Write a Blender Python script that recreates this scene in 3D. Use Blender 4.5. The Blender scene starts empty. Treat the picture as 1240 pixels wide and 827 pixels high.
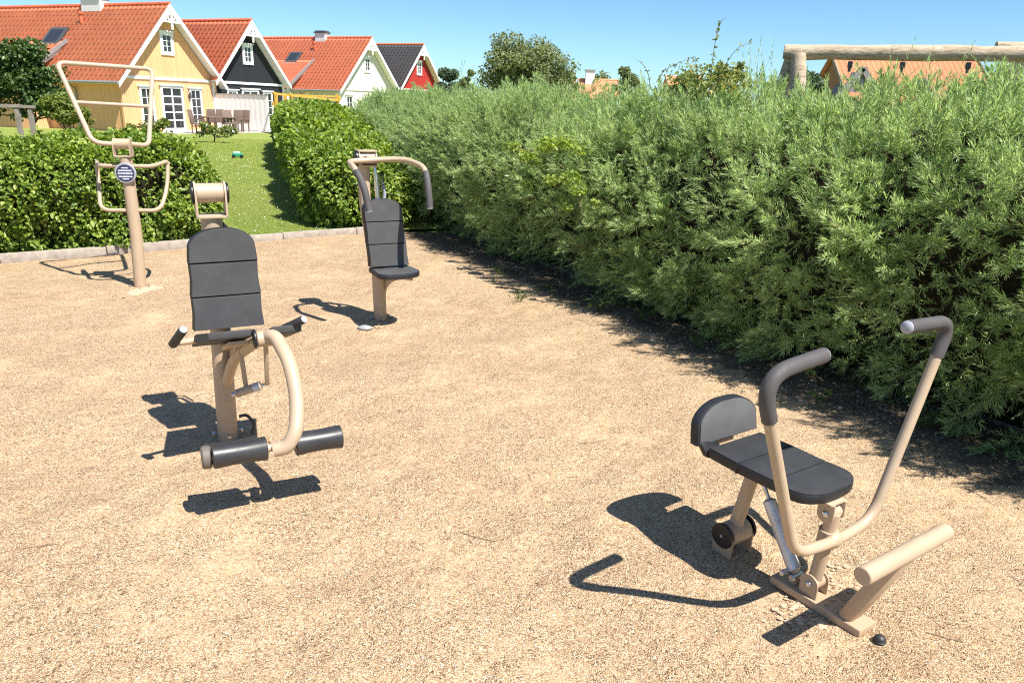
import bpy, bmesh, math, random
import numpy as np
from mathutils import Vector, Matrix, Quaternion

random.seed(7)
rng = np.random.default_rng(11)
scene = bpy.context.scene
col = scene.collection
R = math.radians

# ------------------------------------------------------------------ camera
F, CAM_H, ROLL = 900.0, 1.70, 0.03
PITCH = math.atan(284.0 / F)
cp, sp, cr, sr = math.cos(PITCH), math.sin(PITCH), math.cos(ROLL), math.sin(ROLL)
AX, FW, UP = Vector((1, 0, 0)), Vector((0, cp, -sp)), Vector((0, sp, cp))
c_right, c_up = AX * cr + UP * sr, AX * -sr + UP * cr
cam_d = bpy.data.cameras.new('camera')
cam_d.sensor_width = 36.0
cam_d.lens = 36.0 * F / 1240.0
cam_d.clip_start, cam_d.clip_end = 0.05, 3000
cam = bpy.data.objects.new('camera', cam_d)
col.objects.link(cam)
m = Matrix.Identity(4)
for i in range(3):
    m[i][0], m[i][1], m[i][2] = c_right[i], c_up[i], -FW[i]
m[2][3] = CAM_H
cam.matrix_world = m
scene.camera = cam

# ------------------------------------------------------------------ light
SUN_EL, SUN_V = R(57), Vector((0.765, -0.644, 0))
sun_dir = Vector((SUN_V.x * math.cos(SUN_EL), SUN_V.y * math.cos(SUN_EL), math.sin(SUN_EL))).normalized()
sd = bpy.data.lights.new('sun', 'SUN')
sd.energy, sd.angle, sd.color = 5.0, R(0.53), (1.0, 0.953, 0.885)
so = bpy.data.objects.new('sun', sd)
so.rotation_euler = (-sun_dir).to_track_quat('-Z', 'Y').to_euler()
so.location = (0, 0, 30)
col.objects.link(so)

world = bpy.data.worlds.new('World')
scene.world = world
world.use_nodes = True
wn, wl = world.node_tree.nodes, world.node_tree.links
bg = wn['Background']
sky = wn.new('ShaderNodeTexSky')
sky.sky_type = 'NISHITA'
sky.sun_disc = False
sky.sun_elevation = SUN_EL
sky.sun_rotation = math.atan2(SUN_V.x, SUN_V.y)
sky.air_density, sky.dust_density, sky.ozone_density = 1.0, 0.15, 2.2
geo_w = wn.new('ShaderNodeTexCoord'); sepw = wn.new('ShaderNodeSeparateXYZ'); wl.new(geo_w.outputs['Generated'], sepw.inputs[0])
elev = wn.new('ShaderNodeValToRGB'); wl.new(sepw.outputs[2], elev.inputs[0])
for e_, (p_0, c_0) in zip((elev.color_ramp.elements[0], elev.color_ramp.elements[1], elev.color_ramp.elements.new(0.30)), ((0.02, (0.62, 0.885, 1.10)), (0.75, (0.27, 0.25, 0.23)), (0.30, (0.50, 0.64, 0.82)))):
    e_.position = p_0; e_.color = (*c_0, 1)
tint = wn.new('ShaderNodeMix'); tint.data_type = 'RGBA'; tint.blend_type = 'MULTIPLY'
tint.inputs[0].default_value = 1.0
wl.new(sky.outputs[0], tint.inputs[6]); wl.new(elev.outputs[0], tint.inputs[7])
wl.new(tint.outputs[2], bg.inputs['Color'])
bg.inputs['Strength'].default_value = 0.088

scene.view_settings.view_transform = 'Standard'
scene.view_settings.look = 'None'
scene.view_settings.gamma = 1.0
scene.view_settings.exposure = 0.86
scene.render.engine = 'CYCLES'
cy = scene.cycles
cy.max_bounces, cy.diffuse_bounces, cy.glossy_bounces, cy.transmission_bounces, cy.transparent_max_bounces = 6, 3, 2, 4, 4
cy.use_denoising = False
cy.filter_width = 1.15
cy.use_adaptive_sampling = False
cy.sample_clamp_indirect = 3.0

# ------------------------------------------------------------------ materials
def mat(name, colour=(0.5, 0.5, 0.5), rough=0.6, metal=0.0, spec=0.5):
    mt = bpy.data.materials.new(name)
    mt.use_nodes = True
    b = mt.node_tree.nodes['Principled BSDF']
    b.inputs['Base Color'].default_value = (*colour, 1)
    b.inputs['Roughness'].default_value = rough
    b.inputs['Metallic'].default_value = metal
    b.inputs['Specular IOR Level'].default_value = spec
    return mt

class NT:
    """small helper round a node tree"""
    def __init__(s, mt):
        s.mt, s.n, s.l = mt, mt.node_tree.nodes, mt.node_tree.links
        s.b = s.n['Principled BSDF']
        s.out = s.n['Material Output']
    def new(s, t, **kw):
        nd = s.n.new(t)
        for k, v in kw.items():
            if k in nd.inputs: nd.inputs[k].default_value = v
            else: setattr(nd, k, v)
        return nd
    def link(s, a, b): s.l.new(a, b)
    def coord(s, kind='Object'): return s.new('ShaderNodeTexCoord').outputs[kind]
    def noise(s, vec, scale, detail=4, rough=0.55):
        nd = s.new('ShaderNodeTexNoise', Scale=scale, Detail=detail, Roughness=rough)
        s.link(vec, nd.inputs['Vector']); return nd.outputs['Fac']
    def ramp(s, fac, stops, interp='LINEAR'):
        nd = s.new('ShaderNodeValToRGB')
        cr_ = nd.color_ramp
        cr_.interpolation = interp
        while len(cr_.elements) < len(stops): cr_.elements.new(0.5)
        for e, (p, c) in zip(cr_.elements, stops):
            e.position = p
            e.color = (*c, 1) if len(c) == 3 else c
        s.link(fac, nd.inputs[0]); return nd.outputs['Color']
    def mix(s, fac, a, b, mode='MIX'):
        nd = s.new('ShaderNodeMix', data_type='RGBA', blend_type=mode)
        for sock, v in ((nd.inputs[0], fac), (nd.inputs[6], a), (nd.inputs[7], b)):
            if hasattr(v, 'is_output'): s.link(v, sock)
            elif isinstance(v, (int, float)): sock.default_value = v
            else: sock.default_value = (*v, 1)
        return nd.outputs[2]
    def math(s, op, a, b=0.5, c=None):
        nd = s.new('ShaderNodeMath', operation=op)
        for i, v in enumerate((a, b, c)):
            if v is None: continue
            if hasattr(v, 'is_output'): s.link(v, nd.inputs[i])
            else: nd.inputs[i].default_value = v
        return nd.outputs[0]
    def bump(s, h, strength=0.3, dist=0.01, normal=None):
        nd = s.new('ShaderNodeBump', Strength=strength, Distance=dist)
        s.link(h, nd.inputs['Height'])
        if normal is not None: s.link(normal, nd.inputs['Normal'])
        return nd.outputs['Normal']

def worn(name, c, rough=0.5, var=0.12, scale=9.0, bump=0.0, bscale=200, metal=0.0, spec=0.5, grime=None):
    """a paint / rubber / wood surface with a little unevenness and dirt of its own"""
    mt = mat(name, c, rough, metal, spec); t = NT(mt)
    o = t.coord()
    n1 = t.noise(o, scale, 5, 0.6)
    lo = tuple(max(0, v * (1 - var)) for v in c); hi = tuple(min(1, v * (1 + var)) for v in c)
    cc = t.ramp(n1, [(0.3, lo), (0.7, hi)])
    if grime:
        g = t.ramp(t.noise(o, scale * 0.6, 6, 0.7), [(0.55, (0, 0, 0)), (0.72, (1, 1, 1))])
        cc = t.mix(t.math('MULTIPLY', g, grime[1]), cc, grime[0])
    t.link(cc, t.b.inputs['Base Color'])
    t.link(t.ramp(t.noise(o, scale * 3), [(0.3, (rough * 0.85,) * 3), (0.7, (min(1, rough * 1.2),) * 3)]), t.b.inputs['Roughness'])
    if bump:
        t.link(t.bump(t.noise(o, bscale, 2), bump, 0.002), t.b.inputs['Normal'])
    return mt

M = {}
M['beige'] = worn('beige_powder_coat', (0.455, 0.345, 0.235), 0.45, 0.07, 6, 0.08, 500, grime=((0.42, 0.31, 0.21), 0.35))
M['pad'] = worn('dusty_rubber_face', (0.066, 0.066, 0.068), 0.6, 0.16, 7, 0.25, 600, spec=0.35, grime=((0.13, 0.12, 0.11), 0.45))
M['pad_dark'] = worn('black_rubber_top', (0.034, 0.035, 0.038), 0.5, 0.2, 8, 0.25, 600, spec=0.4, grime=((0.075, 0.07, 0.065), 0.4))
M['pad_side'] = worn('black_rubber_side', (0.016, 0.017, 0.02), 0.5, 0.15, 8)
M['grip'] = worn('grey_grip_rubber', (0.085, 0.078, 0.078), 0.62, 0.08, 14, 0.2, 500, spec=0.3)
M['grip_dark'] = worn('dark_grip_rubber', (0.03, 0.028, 0.028), 0.5, 0.12, 14)
M['roller'] = worn('roller_rubber', (0.030, 0.030, 0.032), 0.38, 0.2, 10, grime=((0.08, 0.07, 0.06), 0.35))
M['roller_dust'] = worn('dusty_roller_end', (0.14, 0.12, 0.10), 0.6, 0.15, 10)
M['black'] = worn('black_plastic', (0.012, 0.012, 0.013), 0.4, 0.2, 8)
M['steel'] = worn('brushed_steel', (0.62, 0.62, 0.63), 0.32, 0.08, 30, metal=1.0)
M['silver'] = worn('silver_damper', (0.60, 0.61, 0.63), 0.38, 0.12, 20, metal=0.35, grime=((0.4, 0.36, 0.3), 0.4))
M['plastic_grey'] = worn('grey_plastic', (0.36, 0.37, 0.42), 0.45, 0.06, 10)
M['concrete'] = worn('rough_concrete', (0.50, 0.375, 0.25), 0.9, 0.25, 40, 1.0, 160, grime=((.36, .25, .15), .7))

tb_ = NT(M['beige']); o_ = tb_.coord(); sz_ = tb_.new('ShaderNodeSeparateXYZ'); tb_.link(o_, sz_.inputs[0])
low_ = tb_.ramp(tb_.math('ADD', sz_.outputs[2], tb_.math('MULTIPLY_ADD', tb_.noise(o_, 22, 5, .7), .22, -.11)), [(0.0, (1, 1, 1)), (0.17, (0, 0, 0))])
old_ = tb_.b.inputs['Base Color'].links[0].from_socket
scr_ = tb_.ramp(tb_.noise(o_, 70, 3, .8), [(0.70, (0, 0, 0)), (0.74, (1, 1, 1))])
c_ = tb_.mix(tb_.math('MULTIPLY', low_, 0.65), old_, (0.42, 0.29, 0.18))
c_ = tb_.mix(tb_.math('MULTIPLY', scr_, 0.45), c_, (0.30, 0.21, 0.14))
tb_.link(c_, tb_.b.inputs['Base Color'])

# gravel, with dark soil and painted-in hedge shade beside the tall hedge
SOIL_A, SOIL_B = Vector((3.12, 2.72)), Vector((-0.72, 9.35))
def gravel_material():
    mt = mat('fine_gravel', rough=0.92, spec=0.2); t = NT(mt); o = t.coord()
    warp = t.new('ShaderNodeVectorMath', operation='MULTIPLY_ADD')
    nz = t.new('ShaderNodeTexNoise', Scale=60.0, Detail=2.0); t.link(o, nz.inputs['Vector'])
    t.link(nz.outputs['Color'], warp.inputs[0]); warp.inputs[1].default_value = (0.006,) * 3; t.link(o, warp.inputs[2])
    wv = warp.outputs[0]
    v1 = t.new('ShaderNodeTexVoronoi', Scale=205.0); t.link(wv, v1.inputs['Vector'])
    v2 = t.new('ShaderNodeTexVoronoi', Scale=125.0); t.link(wv, v2.inputs['Vector'])
    sep1 = t.new('ShaderNodeSeparateColor'); t.link(v1.outputs['Color'], sep1.inputs[0])
    sep2 = t.new('ShaderNodeSeparateColor'); t.link(v2.outputs['Color'], sep2.inputs[0])
    g1 = t.ramp(sep1.outputs[0], [(0.0, (0.12, 0.08, 0.046)), (0.20, (0.400, 0.284, 0.168)), (0.55, (0.508, 0.377, 0.232)), (0.86, (0.605, 0.481, 0.323)), (1.0, (0.756, 0.673, 0.525))])
    g2 = t.ramp(sep2.outputs[0], [(0.0, (0.15, 0.10, 0.058)), (0.28, (0.454, 0.319, 0.189)), (0.75, (0.572, 0.435, 0.275)), (1.0, (0.745, 0.661, 0.525))])
    big = t.math('GREATER_THAN', sep2.outputs[1], 0.72)
    grains = t.mix(big, g1, g2)
    gaps = t.math('MULTIPLY', t.ramp(v1.outputs['Distance'], [(0.37, (0, 0, 0)), (0.70, (1, 1, 1))]), 0.76)
    grains = t.mix(gaps, grains, (0.184, 0.125, 0.076))
    # patches of finer sand between the grains
    pn = t.noise(o, 1.5, 6, 0.68)
    pn2 = t.noise(o, 5.2, 6, 0.7)
    patch = t.ramp(t.math('ADD', t.math('MULTIPLY', pn, 0.5), t.math('MULTIPLY', pn2, 0.5)), [(0.49, (0, 0, 0)), (0.64, (1, 1, 1))])
    sandc = t.ramp(t.noise(o, 30, 6, 0.75), [(0.3, (0.40, 0.272, 0.162)), (0.7, (0.56, 0.405, 0.255))])
    c = t.mix(t.math('MULTIPLY', patch, 0.48), grains, sandc)
    tone = t.ramp(t.noise(o, 0.9, 5, 0.65), [(0.3, (1.13, 1.045, 0.98)), (0.7, (1.32, 1.28, 1.23))])
    c = t.mix(1.0, c, tone, 'MULTIPLY')
    pink = t.ramp(t.noise(o, 1.9, 6, 0.7), [(0.54, (0, 0, 0)), (0.68, (1, 1, 1))])
    c = t.mix(t.math('MULTIPLY', pink, 0.26), c, (0.60, 0.395, 0.245))
    speck = t.ramp(t.noise(o, 420, 2), [(0.66, (0, 0, 0)), (0.70, (1, 1, 1))])
    c = t.mix(t.math('MULTIPLY', speck, 0.35), c, (0.130, 0.099, 0.067))
    # soil strip, widened to paint the hedge's shadow band: signed distance to the hedge line, ragged by noise
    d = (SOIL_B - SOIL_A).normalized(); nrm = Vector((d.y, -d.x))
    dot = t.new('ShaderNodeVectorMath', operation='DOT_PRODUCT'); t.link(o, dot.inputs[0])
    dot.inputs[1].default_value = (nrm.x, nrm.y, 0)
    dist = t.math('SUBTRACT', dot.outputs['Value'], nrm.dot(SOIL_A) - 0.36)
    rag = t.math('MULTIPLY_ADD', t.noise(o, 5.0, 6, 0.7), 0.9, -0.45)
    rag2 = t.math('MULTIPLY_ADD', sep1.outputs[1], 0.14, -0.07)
    soil_shade_m = t.ramp(t.math('ADD', t.math('ADD', dist, rag), rag2), [(0.0, (0, 0, 0)), (0.16, (1, 1, 1))])
    soil_shade_c = t.ramp(t.noise(o, 45, 5, 0.75), [(0.3, (0.035, 0.029, 0.025)), (0.55, (0.085, 0.068, 0.055)), (0.75, (0.20, 0.16, 0.125))])
    c = t.mix(t.math('MULTIPLY', soil_shade_m, 0.88), c, soil_shade_c)
    t.link(c, t.b.inputs['Base Color'])
    h = t.math('ADD', t.math('MULTIPLY', t.math('SUBTRACT', 1.0, v1.outputs['Distance']), 0.5), t.math('MULTIPLY', t.math('SUBTRACT', 1.0, v2.outputs['Distance']), t.math('MULTIPLY', big, 0.9)))
    hs = t.math('MULTIPLY', h, t.math('SUBTRACT', 1.0, t.math('MULTIPLY', patch, 0.6)))
    b1 = t.bump(hs, 1.0, 0.009)
    b2 = t.bump(t.noise(o, 7, 5, 0.6), 0.6, 0.04, b1)
    b2 = t.bump(t.noise(o, 2.3, 4, 0.6), 0.5, 0.10, b2)
    t.link(b2, t.b.inputs['Normal'])
    return mt
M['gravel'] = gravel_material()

def grass_material():
    mt = mat('lawn_grass', rough=0.9, spec=0.15); t = NT(mt); o = t.coord()
    base = t.ramp(t.noise(o, 34, 6, 0.75), [(0.25, (0.20, 0.265, 0.055)), (0.5, (0.28, 0.34, 0.082)), (0.75, (0.38, 0.42, 0.13))])
    pa = t.ramp(t.noise(o, 0.5, 5, 0.65), [(0.35, (0.86, 0.95, 0.80)), (0.65, (1.12, 1.02, 1.05))])
    dry = t.ramp(t.noise(o, 2.2, 5, 0.7), [(0.60, (0, 0, 0)), (0.74, (1, 1, 1))])
    c = t.mix(1.0, base, pa, 'MULTIPLY')
    c = t.mix(t.math('MULTIPLY', dry, 0.4), c, (0.26, 0.22, 0.085))
    t.link(c, t.b.inputs['Base Color'])
    t.link(t.bump(t.noise(o, 60, 5, 0.8), 0.9, 0.05), t.b.inputs['Normal'])
    return mt
M['lawn'] = grass_material()

def leaf_material(name, dark, mid, light, trans=0.35, patch=1.2, rough=0.5, spec=0.4, tcol=None):
    """leaf colours vary leaf by leaf and from branch to branch"""
    mt = mat(name, mid, rough, spec=spec); t = NT(mt)
    geo = t.new('ShaderNodeNewGeometry')
    rnd = geo.outputs['Random Per Island']
    pn = t.noise(t.coord(), patch, 3, 0.6)
    f = t.math('ADD', t.math('MULTIPLY', rnd, 0.55), t.math('MULTIPLY', pn, 0.45))
    c = t.ramp(f, [(0.22, dark), (0.5, mid), (0.78, light)])
    t.link(c, t.b.inputs['Base Color'])
    tr = t.new('ShaderNodeBsdfTranslucent')
    tc = t.mix(1.0, c, tcol or (1.5, 1.55, 0.7), 'MULTIPLY')
    t.link(tc, tr.inputs['Color'])
    mx = t.new('ShaderNodeMixShader'); mx.inputs[0].default_value = trans
    t.link(t.b.outputs[0], mx.inputs[1]); t.link(tr.outputs[0], mx.inputs[2])
    t.link(mx.outputs[0], t.out.inputs['Surface'])
    return mt
M['willow'] = leaf_material('willow_leaves', (0.180, 0.265, 0.108), (0.345, 0.455, 0.205), (0.56, 0.66, 0.35), 0.47, 1.6, 0.5, 0.45, (1.35, 1.4, 0.8))
M['beech'] = leaf_material('beech_leaves', (0.080, 0.145, 0.020), (0.200, 0.295, 0.042), (0.40, 0.47, 0.10), 0.38, 1.5, 0.42, 0.5)
M['bush'] = leaf_material('dark_shrub_leaves', (0.035, 0.072, 0.020), (0.068, 0.125, 0.032), (0.125, 0.185, 0.05), 0.25, 0.9, 0.4, 0.5)
M['light_shrub'] = leaf_material('pale_shrub_leaves', (0.09, 0.13, 0.022), (0.17, 0.22, 0.04), (0.28, 0.30, 0.07), 0.34, 1.2)
M['tree'] = leaf_material('tree_leaves', (0.13, 0.16, 0.075), (0.20, 0.235, 0.11), (0.27, 0.30, 0.15), 0.30, 0.35, 0.6, 0.3)
M['pine'] = leaf_material('pine_needles', (0.075, 0.115, 0.075), (0.11, 0.155, 0.095), (0.15, 0.20, 0.12), 0.2, 0.5, 0.6, 0.3)
M['vine'] = leaf_material('climber_leaves', (0.17, 0.25, 0.045), (0.29, 0.38, 0.075), (0.44, 0.50, 0.13), 0.45, 2.5)
M['weed'] = leaf_material('weed_leaves', (0.045, 0.085, 0.018), (0.085, 0.14, 0.03), (0.15, 0.20, 0.05), 0.3, 3.0)
M['rose'] = leaf_material('rose_leaves', (0.15, 0.17, 0.05), (0.22, 0.28, 0.07), (0.38, 0.32, 0.11), 0.35, 3.0)
M['grassblade'] = leaf_material('grass_blades', (0.20, 0.27, 0.05), (0.30, 0.37, 0.08), (0.41, 0.45, 0.13), 0.38, 0.8, 0.6, 0.3)
M['litter'] = leaf_material('dry_leaf_litter', (0.07, 0.052, 0.036), (0.20, 0.155, 0.11), (0.46, 0.40, 0.32), 0.05, 3.0, 0.8, 0.2, (1, 0.9, 0.7))
M['stone_bits'] = leaf_material('small_stones', (0.13, 0.085, 0.05), (0.42, 0.30, 0.18), (0.72, 0.58, 0.42), 0.0, 0.8, 0.85, 0.25)
M['twig'] = worn('brown_twigs', (0.085, 0.058, 0.040), 0.85, 0.35, 20)
M['twig_tan'] = worn('tan_stems', (0.24, 0.17, 0.10), 0.8, 0.25, 20)
M['core'] = worn('dark_hedge_backing', (0.026, 0.022, 0.014), 0.95, 0.6, 30, 1.0, 40, spec=0.1)  # near-black colour stands in for the shade deep inside the hedges
M['bark'] = worn('tree_bark', (0.10, 0.08, 0.06), 0.9, 0.3, 6, 0.7, 20)

# ------------------------------------------------------------------ scene-graph helpers
def props(o, label=None, cat=None, group=None, kind=None):
    if label: o['label'] = label
    if cat: o['category'] = cat
    if group: o['group'] = group
    if kind: o['kind'] = kind
    return o

def empty(name, loc=(0, 0, 0), rz=0.0, **kw):
    o = bpy.data.objects.new(name, None)
    o.empty_display_size = 0.2
    o.location = loc
    o.rotation_euler = (0, 0, rz)
    col.objects.link(o)
    return props(o, **kw)

def frame_at(direction):
    d = Vector(direction).normalized()
    a = Vector((0, 0, 1)) if abs(d.z) < 0.93 else Vector((1, 0, 0))
    u = a.cross(d).normalized()
    return u, d.cross(u), d

def round_path(pts, radius, n=6):
    """polyline with its corners rounded by arcs"""
    pts = [Vector(p) for p in pts]
    rads = radius if isinstance(radius, (list, tuple)) else [radius] * len(pts)
    out = [pts[0]]
    for i in range(1, len(pts) - 1):
        a, b, c = pts[i - 1], pts[i], pts[i + 1]
        d1, d2 = (a - b), (c - b)
        r = min(rads[i], d1.length * 0.49, d2.length * 0.49)
        p0, p2 = b + d1.normalized() * r, b + d2.normalized() * r
        for k in range(n + 1):
            t = k / n
            out.append(p0 * (1 - t) ** 2 + b * 2 * t * (1 - t) + p2 * t ** 2)
    out.append(pts[-1])
    return out

class MB:
    def __init__(s): s.bm = bmesh.new(); s.mi = 0
    def _tag(s, faces):
        for f in faces: f.material_index = s.mi
    def box(s, c, size, rot=None, bevel=0.0):
        r = bmesh.ops.create_cube(s.bm, size=1.0)
        vs = r['verts']
        mt = Matrix.Translation(Vector(c)) @ (rot.to_4x4() if rot else Matrix.Identity(4)) @ Matrix.Diagonal((*size, 1))
        bmesh.ops.transform(s.bm, matrix=mt, verts=vs)
        fs = {f for v in vs for f in v.link_faces}
        s._tag(fs)
        if bevel:
            es = list({e for v in vs for e in v.link_edges})
            r = bmesh.ops.bevel(s.bm, geom=es, offset=bevel, segments=2, affect='EDGES', profile=0.5)
            s._tag(r['faces'])
        return s
    def bar(s, a, b, w, h, up=(0, 0, 1), bevel=0.0):
        """box from a to b, w wide, h along up"""
        a, b = Vector(a), Vector(b)
        d = (b - a); z = Vector(up)
        y = z.cross(d).normalized(); z = d.normalized().cross(y)
        rot = Matrix((d.normalized(), y, z)).transposed()
        return s.box((a + b) / 2, (d.length, w, h), rot, bevel)
    def tube(s, pts, r, seg=14, caps=True):
        pts = [Vector(p) for p in pts]
        rs = r if isinstance(r, (list, tuple)) else [r] * len(pts)
        rings = []
        u = None
        for i, p in enumerate(pts):
            d = (pts[min(i + 1, len(pts) - 1)] - pts[max(i - 1, 0)]).normalized()
            if u is None: u = frame_at(d)[0]
            u = (u - d * u.dot(d)).normalized()
            v = d.cross(u)
            rings.append([s.bm.verts.new(p + (u * math.cos(2 * math.pi * k / seg) + v * math.sin(2 * math.pi * k / seg)) * rs[i]) for k in range(seg)])
        fs = []
        for a, b in zip(rings, rings[1:]):
            for k in range(seg):
                fs.append(s.bm.faces.new((a[k], a[(k + 1) % seg], b[(k + 1) % seg], b[k])))
        if caps:
            fs.append(s.bm.faces.new(rings[0][::-1])); fs.append(s.bm.faces.new(rings[-1]))
        s._tag(fs)
        return s
    def cyl(s, a, b, r, seg=20, r2=None, bevel=0.0):
        a, b = Vector(a), Vector(b)
        r2 = r if r2 is None else r2
        if bevel:
            d = (b - a).normalized() * bevel
            return s.tube([a, a + d, b - d, b], [r - bevel, r, r2, r2 - bevel], seg)
        return s.tube([a, b], [r, r2], seg)
    def prism(s, pts, off, bevel=0.0):
        """closed outline pts (3-D, planar) extruded by the vector off"""
        off = Vector(off)
        va = [s.bm.verts.new(Vector(p)) for p in pts]
        vb = [s.bm.verts.new(Vector(p) + off) for p in pts]
        fs = [s.bm.faces.new(va[::-1]), s.bm.faces.new(vb)]
        n = len(pts)
        for i in range(n): fs.append(s.bm.faces.new((va[i], va[(i + 1) % n], vb[(i + 1) % n], vb[i])))
        s._tag(fs)
        bmesh.ops.recalc_face_normals(s.bm, faces=fs)
        if bevel:
            es = list({e for f in fs[:2] for e in f.edges})
            r = bmesh.ops.bevel(s.bm, geom=es, offset=bevel, segments=2, affect='EDGES', profile=0.5)
            s._tag(r['faces'])
        return s
    def ball(s, c, r, sc=(1, 1, 1), sub=2, noise=0.0):
        rr = bmesh.ops.create_icosphere(s.bm, subdivisions=sub, radius=r)
        for v in rr['verts']:
            if noise: v.co *= 1 + random.uniform(-noise, noise)
            v.co = Vector((v.co.x * sc[0], v.co.y * sc[1], v.co.z * sc[2])) + Vector(c)
        s._tag({f for v in rr['verts'] for f in v.link_faces})
        return s
    def build(s, name, m_, parent=None, smooth=35, **kw):
        me = bpy.data.meshes.new(name)
        bmesh.ops.recalc_face_normals(s.bm, faces=s.bm.faces[:])
        s.bm.to_mesh(me); s.bm.free()
        for mm in (m_ if isinstance(m_, (list, tuple)) else [m_]): me.materials.append(mm)
        if smooth and len(me.polygons):
            me.polygons.foreach_set('use_smooth', [True] * len(me.polygons))
            me.set_sharp_from_angle(angle=R(smooth))
        o = bpy.data.objects.new(name, me)
        col.objects.link(o)
        if parent: o.parent = parent
        return props(o, **kw)

def np_mesh(name, verts, faces, m_, parent=None, smooth=False, **kw):
    """big numpy mesh; faces is an (n,3) or (n,4) array"""
    me = bpy.data.meshes.new(name)
    k = faces.shape[1]
    me.vertices.add(len(verts)); me.vertices.foreach_set('co', np.ascontiguousarray(verts, np.float32).ravel())
    me.loops.add(faces.size); me.loops.foreach_set('vertex_index', np.ascontiguousarray(faces, np.int32).ravel())
    me.polygons.add(len(faces)); me.polygons.foreach_set('loop_start', np.arange(0, faces.size, k, dtype=np.int32))
    if smooth: me.polygons.foreach_set('use_smooth', np.ones(len(faces), bool))
    me.update(calc_edges=True)
    me.materials.append(m_)
    o = bpy.data.objects.new(name, me)
    col.objects.link(o)
    if parent: o.parent = parent
    return props(o, **kw)

def join_np(parts):
    vs, fs, off = [], [], 0
    for v, f in parts:
        vs.append(v); fs.append(f + off); off += len(v)
    return np.concatenate(vs), np.concatenate(fs)

def unit(a): return a / np.maximum(np.linalg.norm(a, axis=-1, keepdims=True), 1e-9)

def slim_leaves(P, D, N, L, W):
    """narrow leaf: one folded diamond; P base, D direction, N blade normal, L length, W width"""
    D = unit(D); S = unit(np.cross(D, N)); N2 = np.cross(S, D)
    L, W = np.asarray(L)[..., None], np.asarray(W)[..., None]
    a = P; c = P + D * L
    mid = P + D * L * 0.42 + N2 * W * 0.12
    b, d = mid - S * W * 0.5, mid + S * W * 0.5
    v = np.stack([a, b, c, d], 1).reshape(-1, 3)
    f = np.arange(len(v), dtype=np.int32).reshape(-1, 4)
    return v, f

def broad_leaves(P, D, N, L, W, fold=0.18):
    """ovate leaf of two quads, folded along its midrib and drooping at the tip"""
    D = unit(D); S = unit(np.cross(D, N)); N2 = np.cross(S, D)
    L, W = np.asarray(L)[..., None], np.asarray(W)[..., None]
    tip = P + D * L - N2 * L * 0.12
    l1 = P + D * L * 0.28 - S * W * 0.46 + N2 * W * fold
    l2 = P + D * L * 0.66 - S * W * 0.40 + N2 * W * fold * 0.7
    r1 = P + D * L * 0.28 + S * W * 0.46 + N2 * W * fold
    r2 = P + D * L * 0.66 + S * W * 0.40 + N2 * W * fold * 0.7
    v = np.stack([P, l1, l2, tip, r2, r1], 1).reshape(-1, 3)
    i = np.arange(0, len(v), 6, dtype=np.int32)[:, None]
    f = np.concatenate([i + np.array([[0, 1, 2, 3]]), i + np.array([[0, 3, 4, 5]])], 1).reshape(-1, 4)
    return v, f.astype(np.int32)

def rand_dirs(n): return unit(rng.normal(size=(n, 3)))

def px(x, y, Y):
    """the point on the ray of a photo pixel at the world depth Y"""
    u, v = (x - 620) / F, -(y - 413.5) / F
    d = Vector((u * cr - v * sr, 0, 0)); k = u * sr + v * cr
    d.y, d.z = cp + k * sp, -sp + k * cp
    return Vector((0, 0, CAM_H)) + d * (Y / d.y)

# ================================================================== ground
def sheet(name, outline, z, m_, **kw):
    bm = bmesh.new()
    bm.faces.new([bm.verts.new((x, y, z)) for x, y in outline])
    bmesh.ops.triangulate(bm, faces=bm.faces[:])
    me = bpy.data.meshes.new(name); bm.to_mesh(me); bm.free()
    me.materials.append(m_)
    o = bpy.data.objects.new(name, me); col.objects.link(o)
    return props(o, kind='structure', **kw)

sheet('terrain', [(-700, -60), (700, -60), (700, 1500), (-700, 1500)], -0.02, M['lawn'])

KL, KR = Vector((-5.358, 7.585, 0)), Vector((-2.195, 9.887, 0))     # the kerb line as seen
kd = (KR - KL).normalized(); kn = Vector((-kd.y, kd.x, 0))
K0, K1 = KL - kd * 7.0, KR + kd * 0.35
# gravel as a gently uneven grid
gx0, gx1, gy0, gy1, st = -9.5, 5.6, -1.0, 10.4, 0.06
nx, ny = int((gx1 - gx0) / st) + 1, int((gy1 - gy0) / st) + 1
X, Y_ = np.meshgrid(np.linspace(gx0, gx1, nx), np.linspace(gy0, gy1, ny))
Z = np.zeros_like(X)
for i in range(46):
    fx, fy = rng.normal(size=2) * rng.choice([1.2, 3.0, 6.5, 11.0])
    Z += 0.0042 / (1 + 0.12 * math.hypot(fx, fy)) * np.sin(fx * X + fy * Y_ + rng.uniform(0, 6.28))
for i in range(260):                                                 # scuffs left by feet
    cx, cyy, rr, dd = rng.uniform(-6, 3), rng.uniform(0.5, 8), rng.uniform(0.05, 0.14), rng.uniform(-0.012, 0.005)
    Z += dd * np.exp(-((X - cx) ** 2 + (Y_ - cyy) ** 2) / (2 * rr * rr))
Z = np.clip(Z, -0.016, 0.014)
beyond = (X - K0.x) * kn.x + (Y_ - K0.y) * kn.y                      # >0: the lawn side of the kerb
V = np.stack([X, Y_, Z], -1).reshape(-1, 3)
ii = (np.arange(ny - 1)[:, None] * nx + np.arange(nx - 1)[None, :])
keep = (beyond[:-1, :-1] < 0.06)
q = ii[keep]
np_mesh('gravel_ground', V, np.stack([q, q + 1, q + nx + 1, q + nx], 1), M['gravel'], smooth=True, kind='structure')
def ground_z(x, y):
    i, j = int(round((y - gy0) / st)), int(round((x - gx0) / st))
    return float(Z[min(max(i, 0), ny - 1), min(max(j, 0), nx - 1)])

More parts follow.
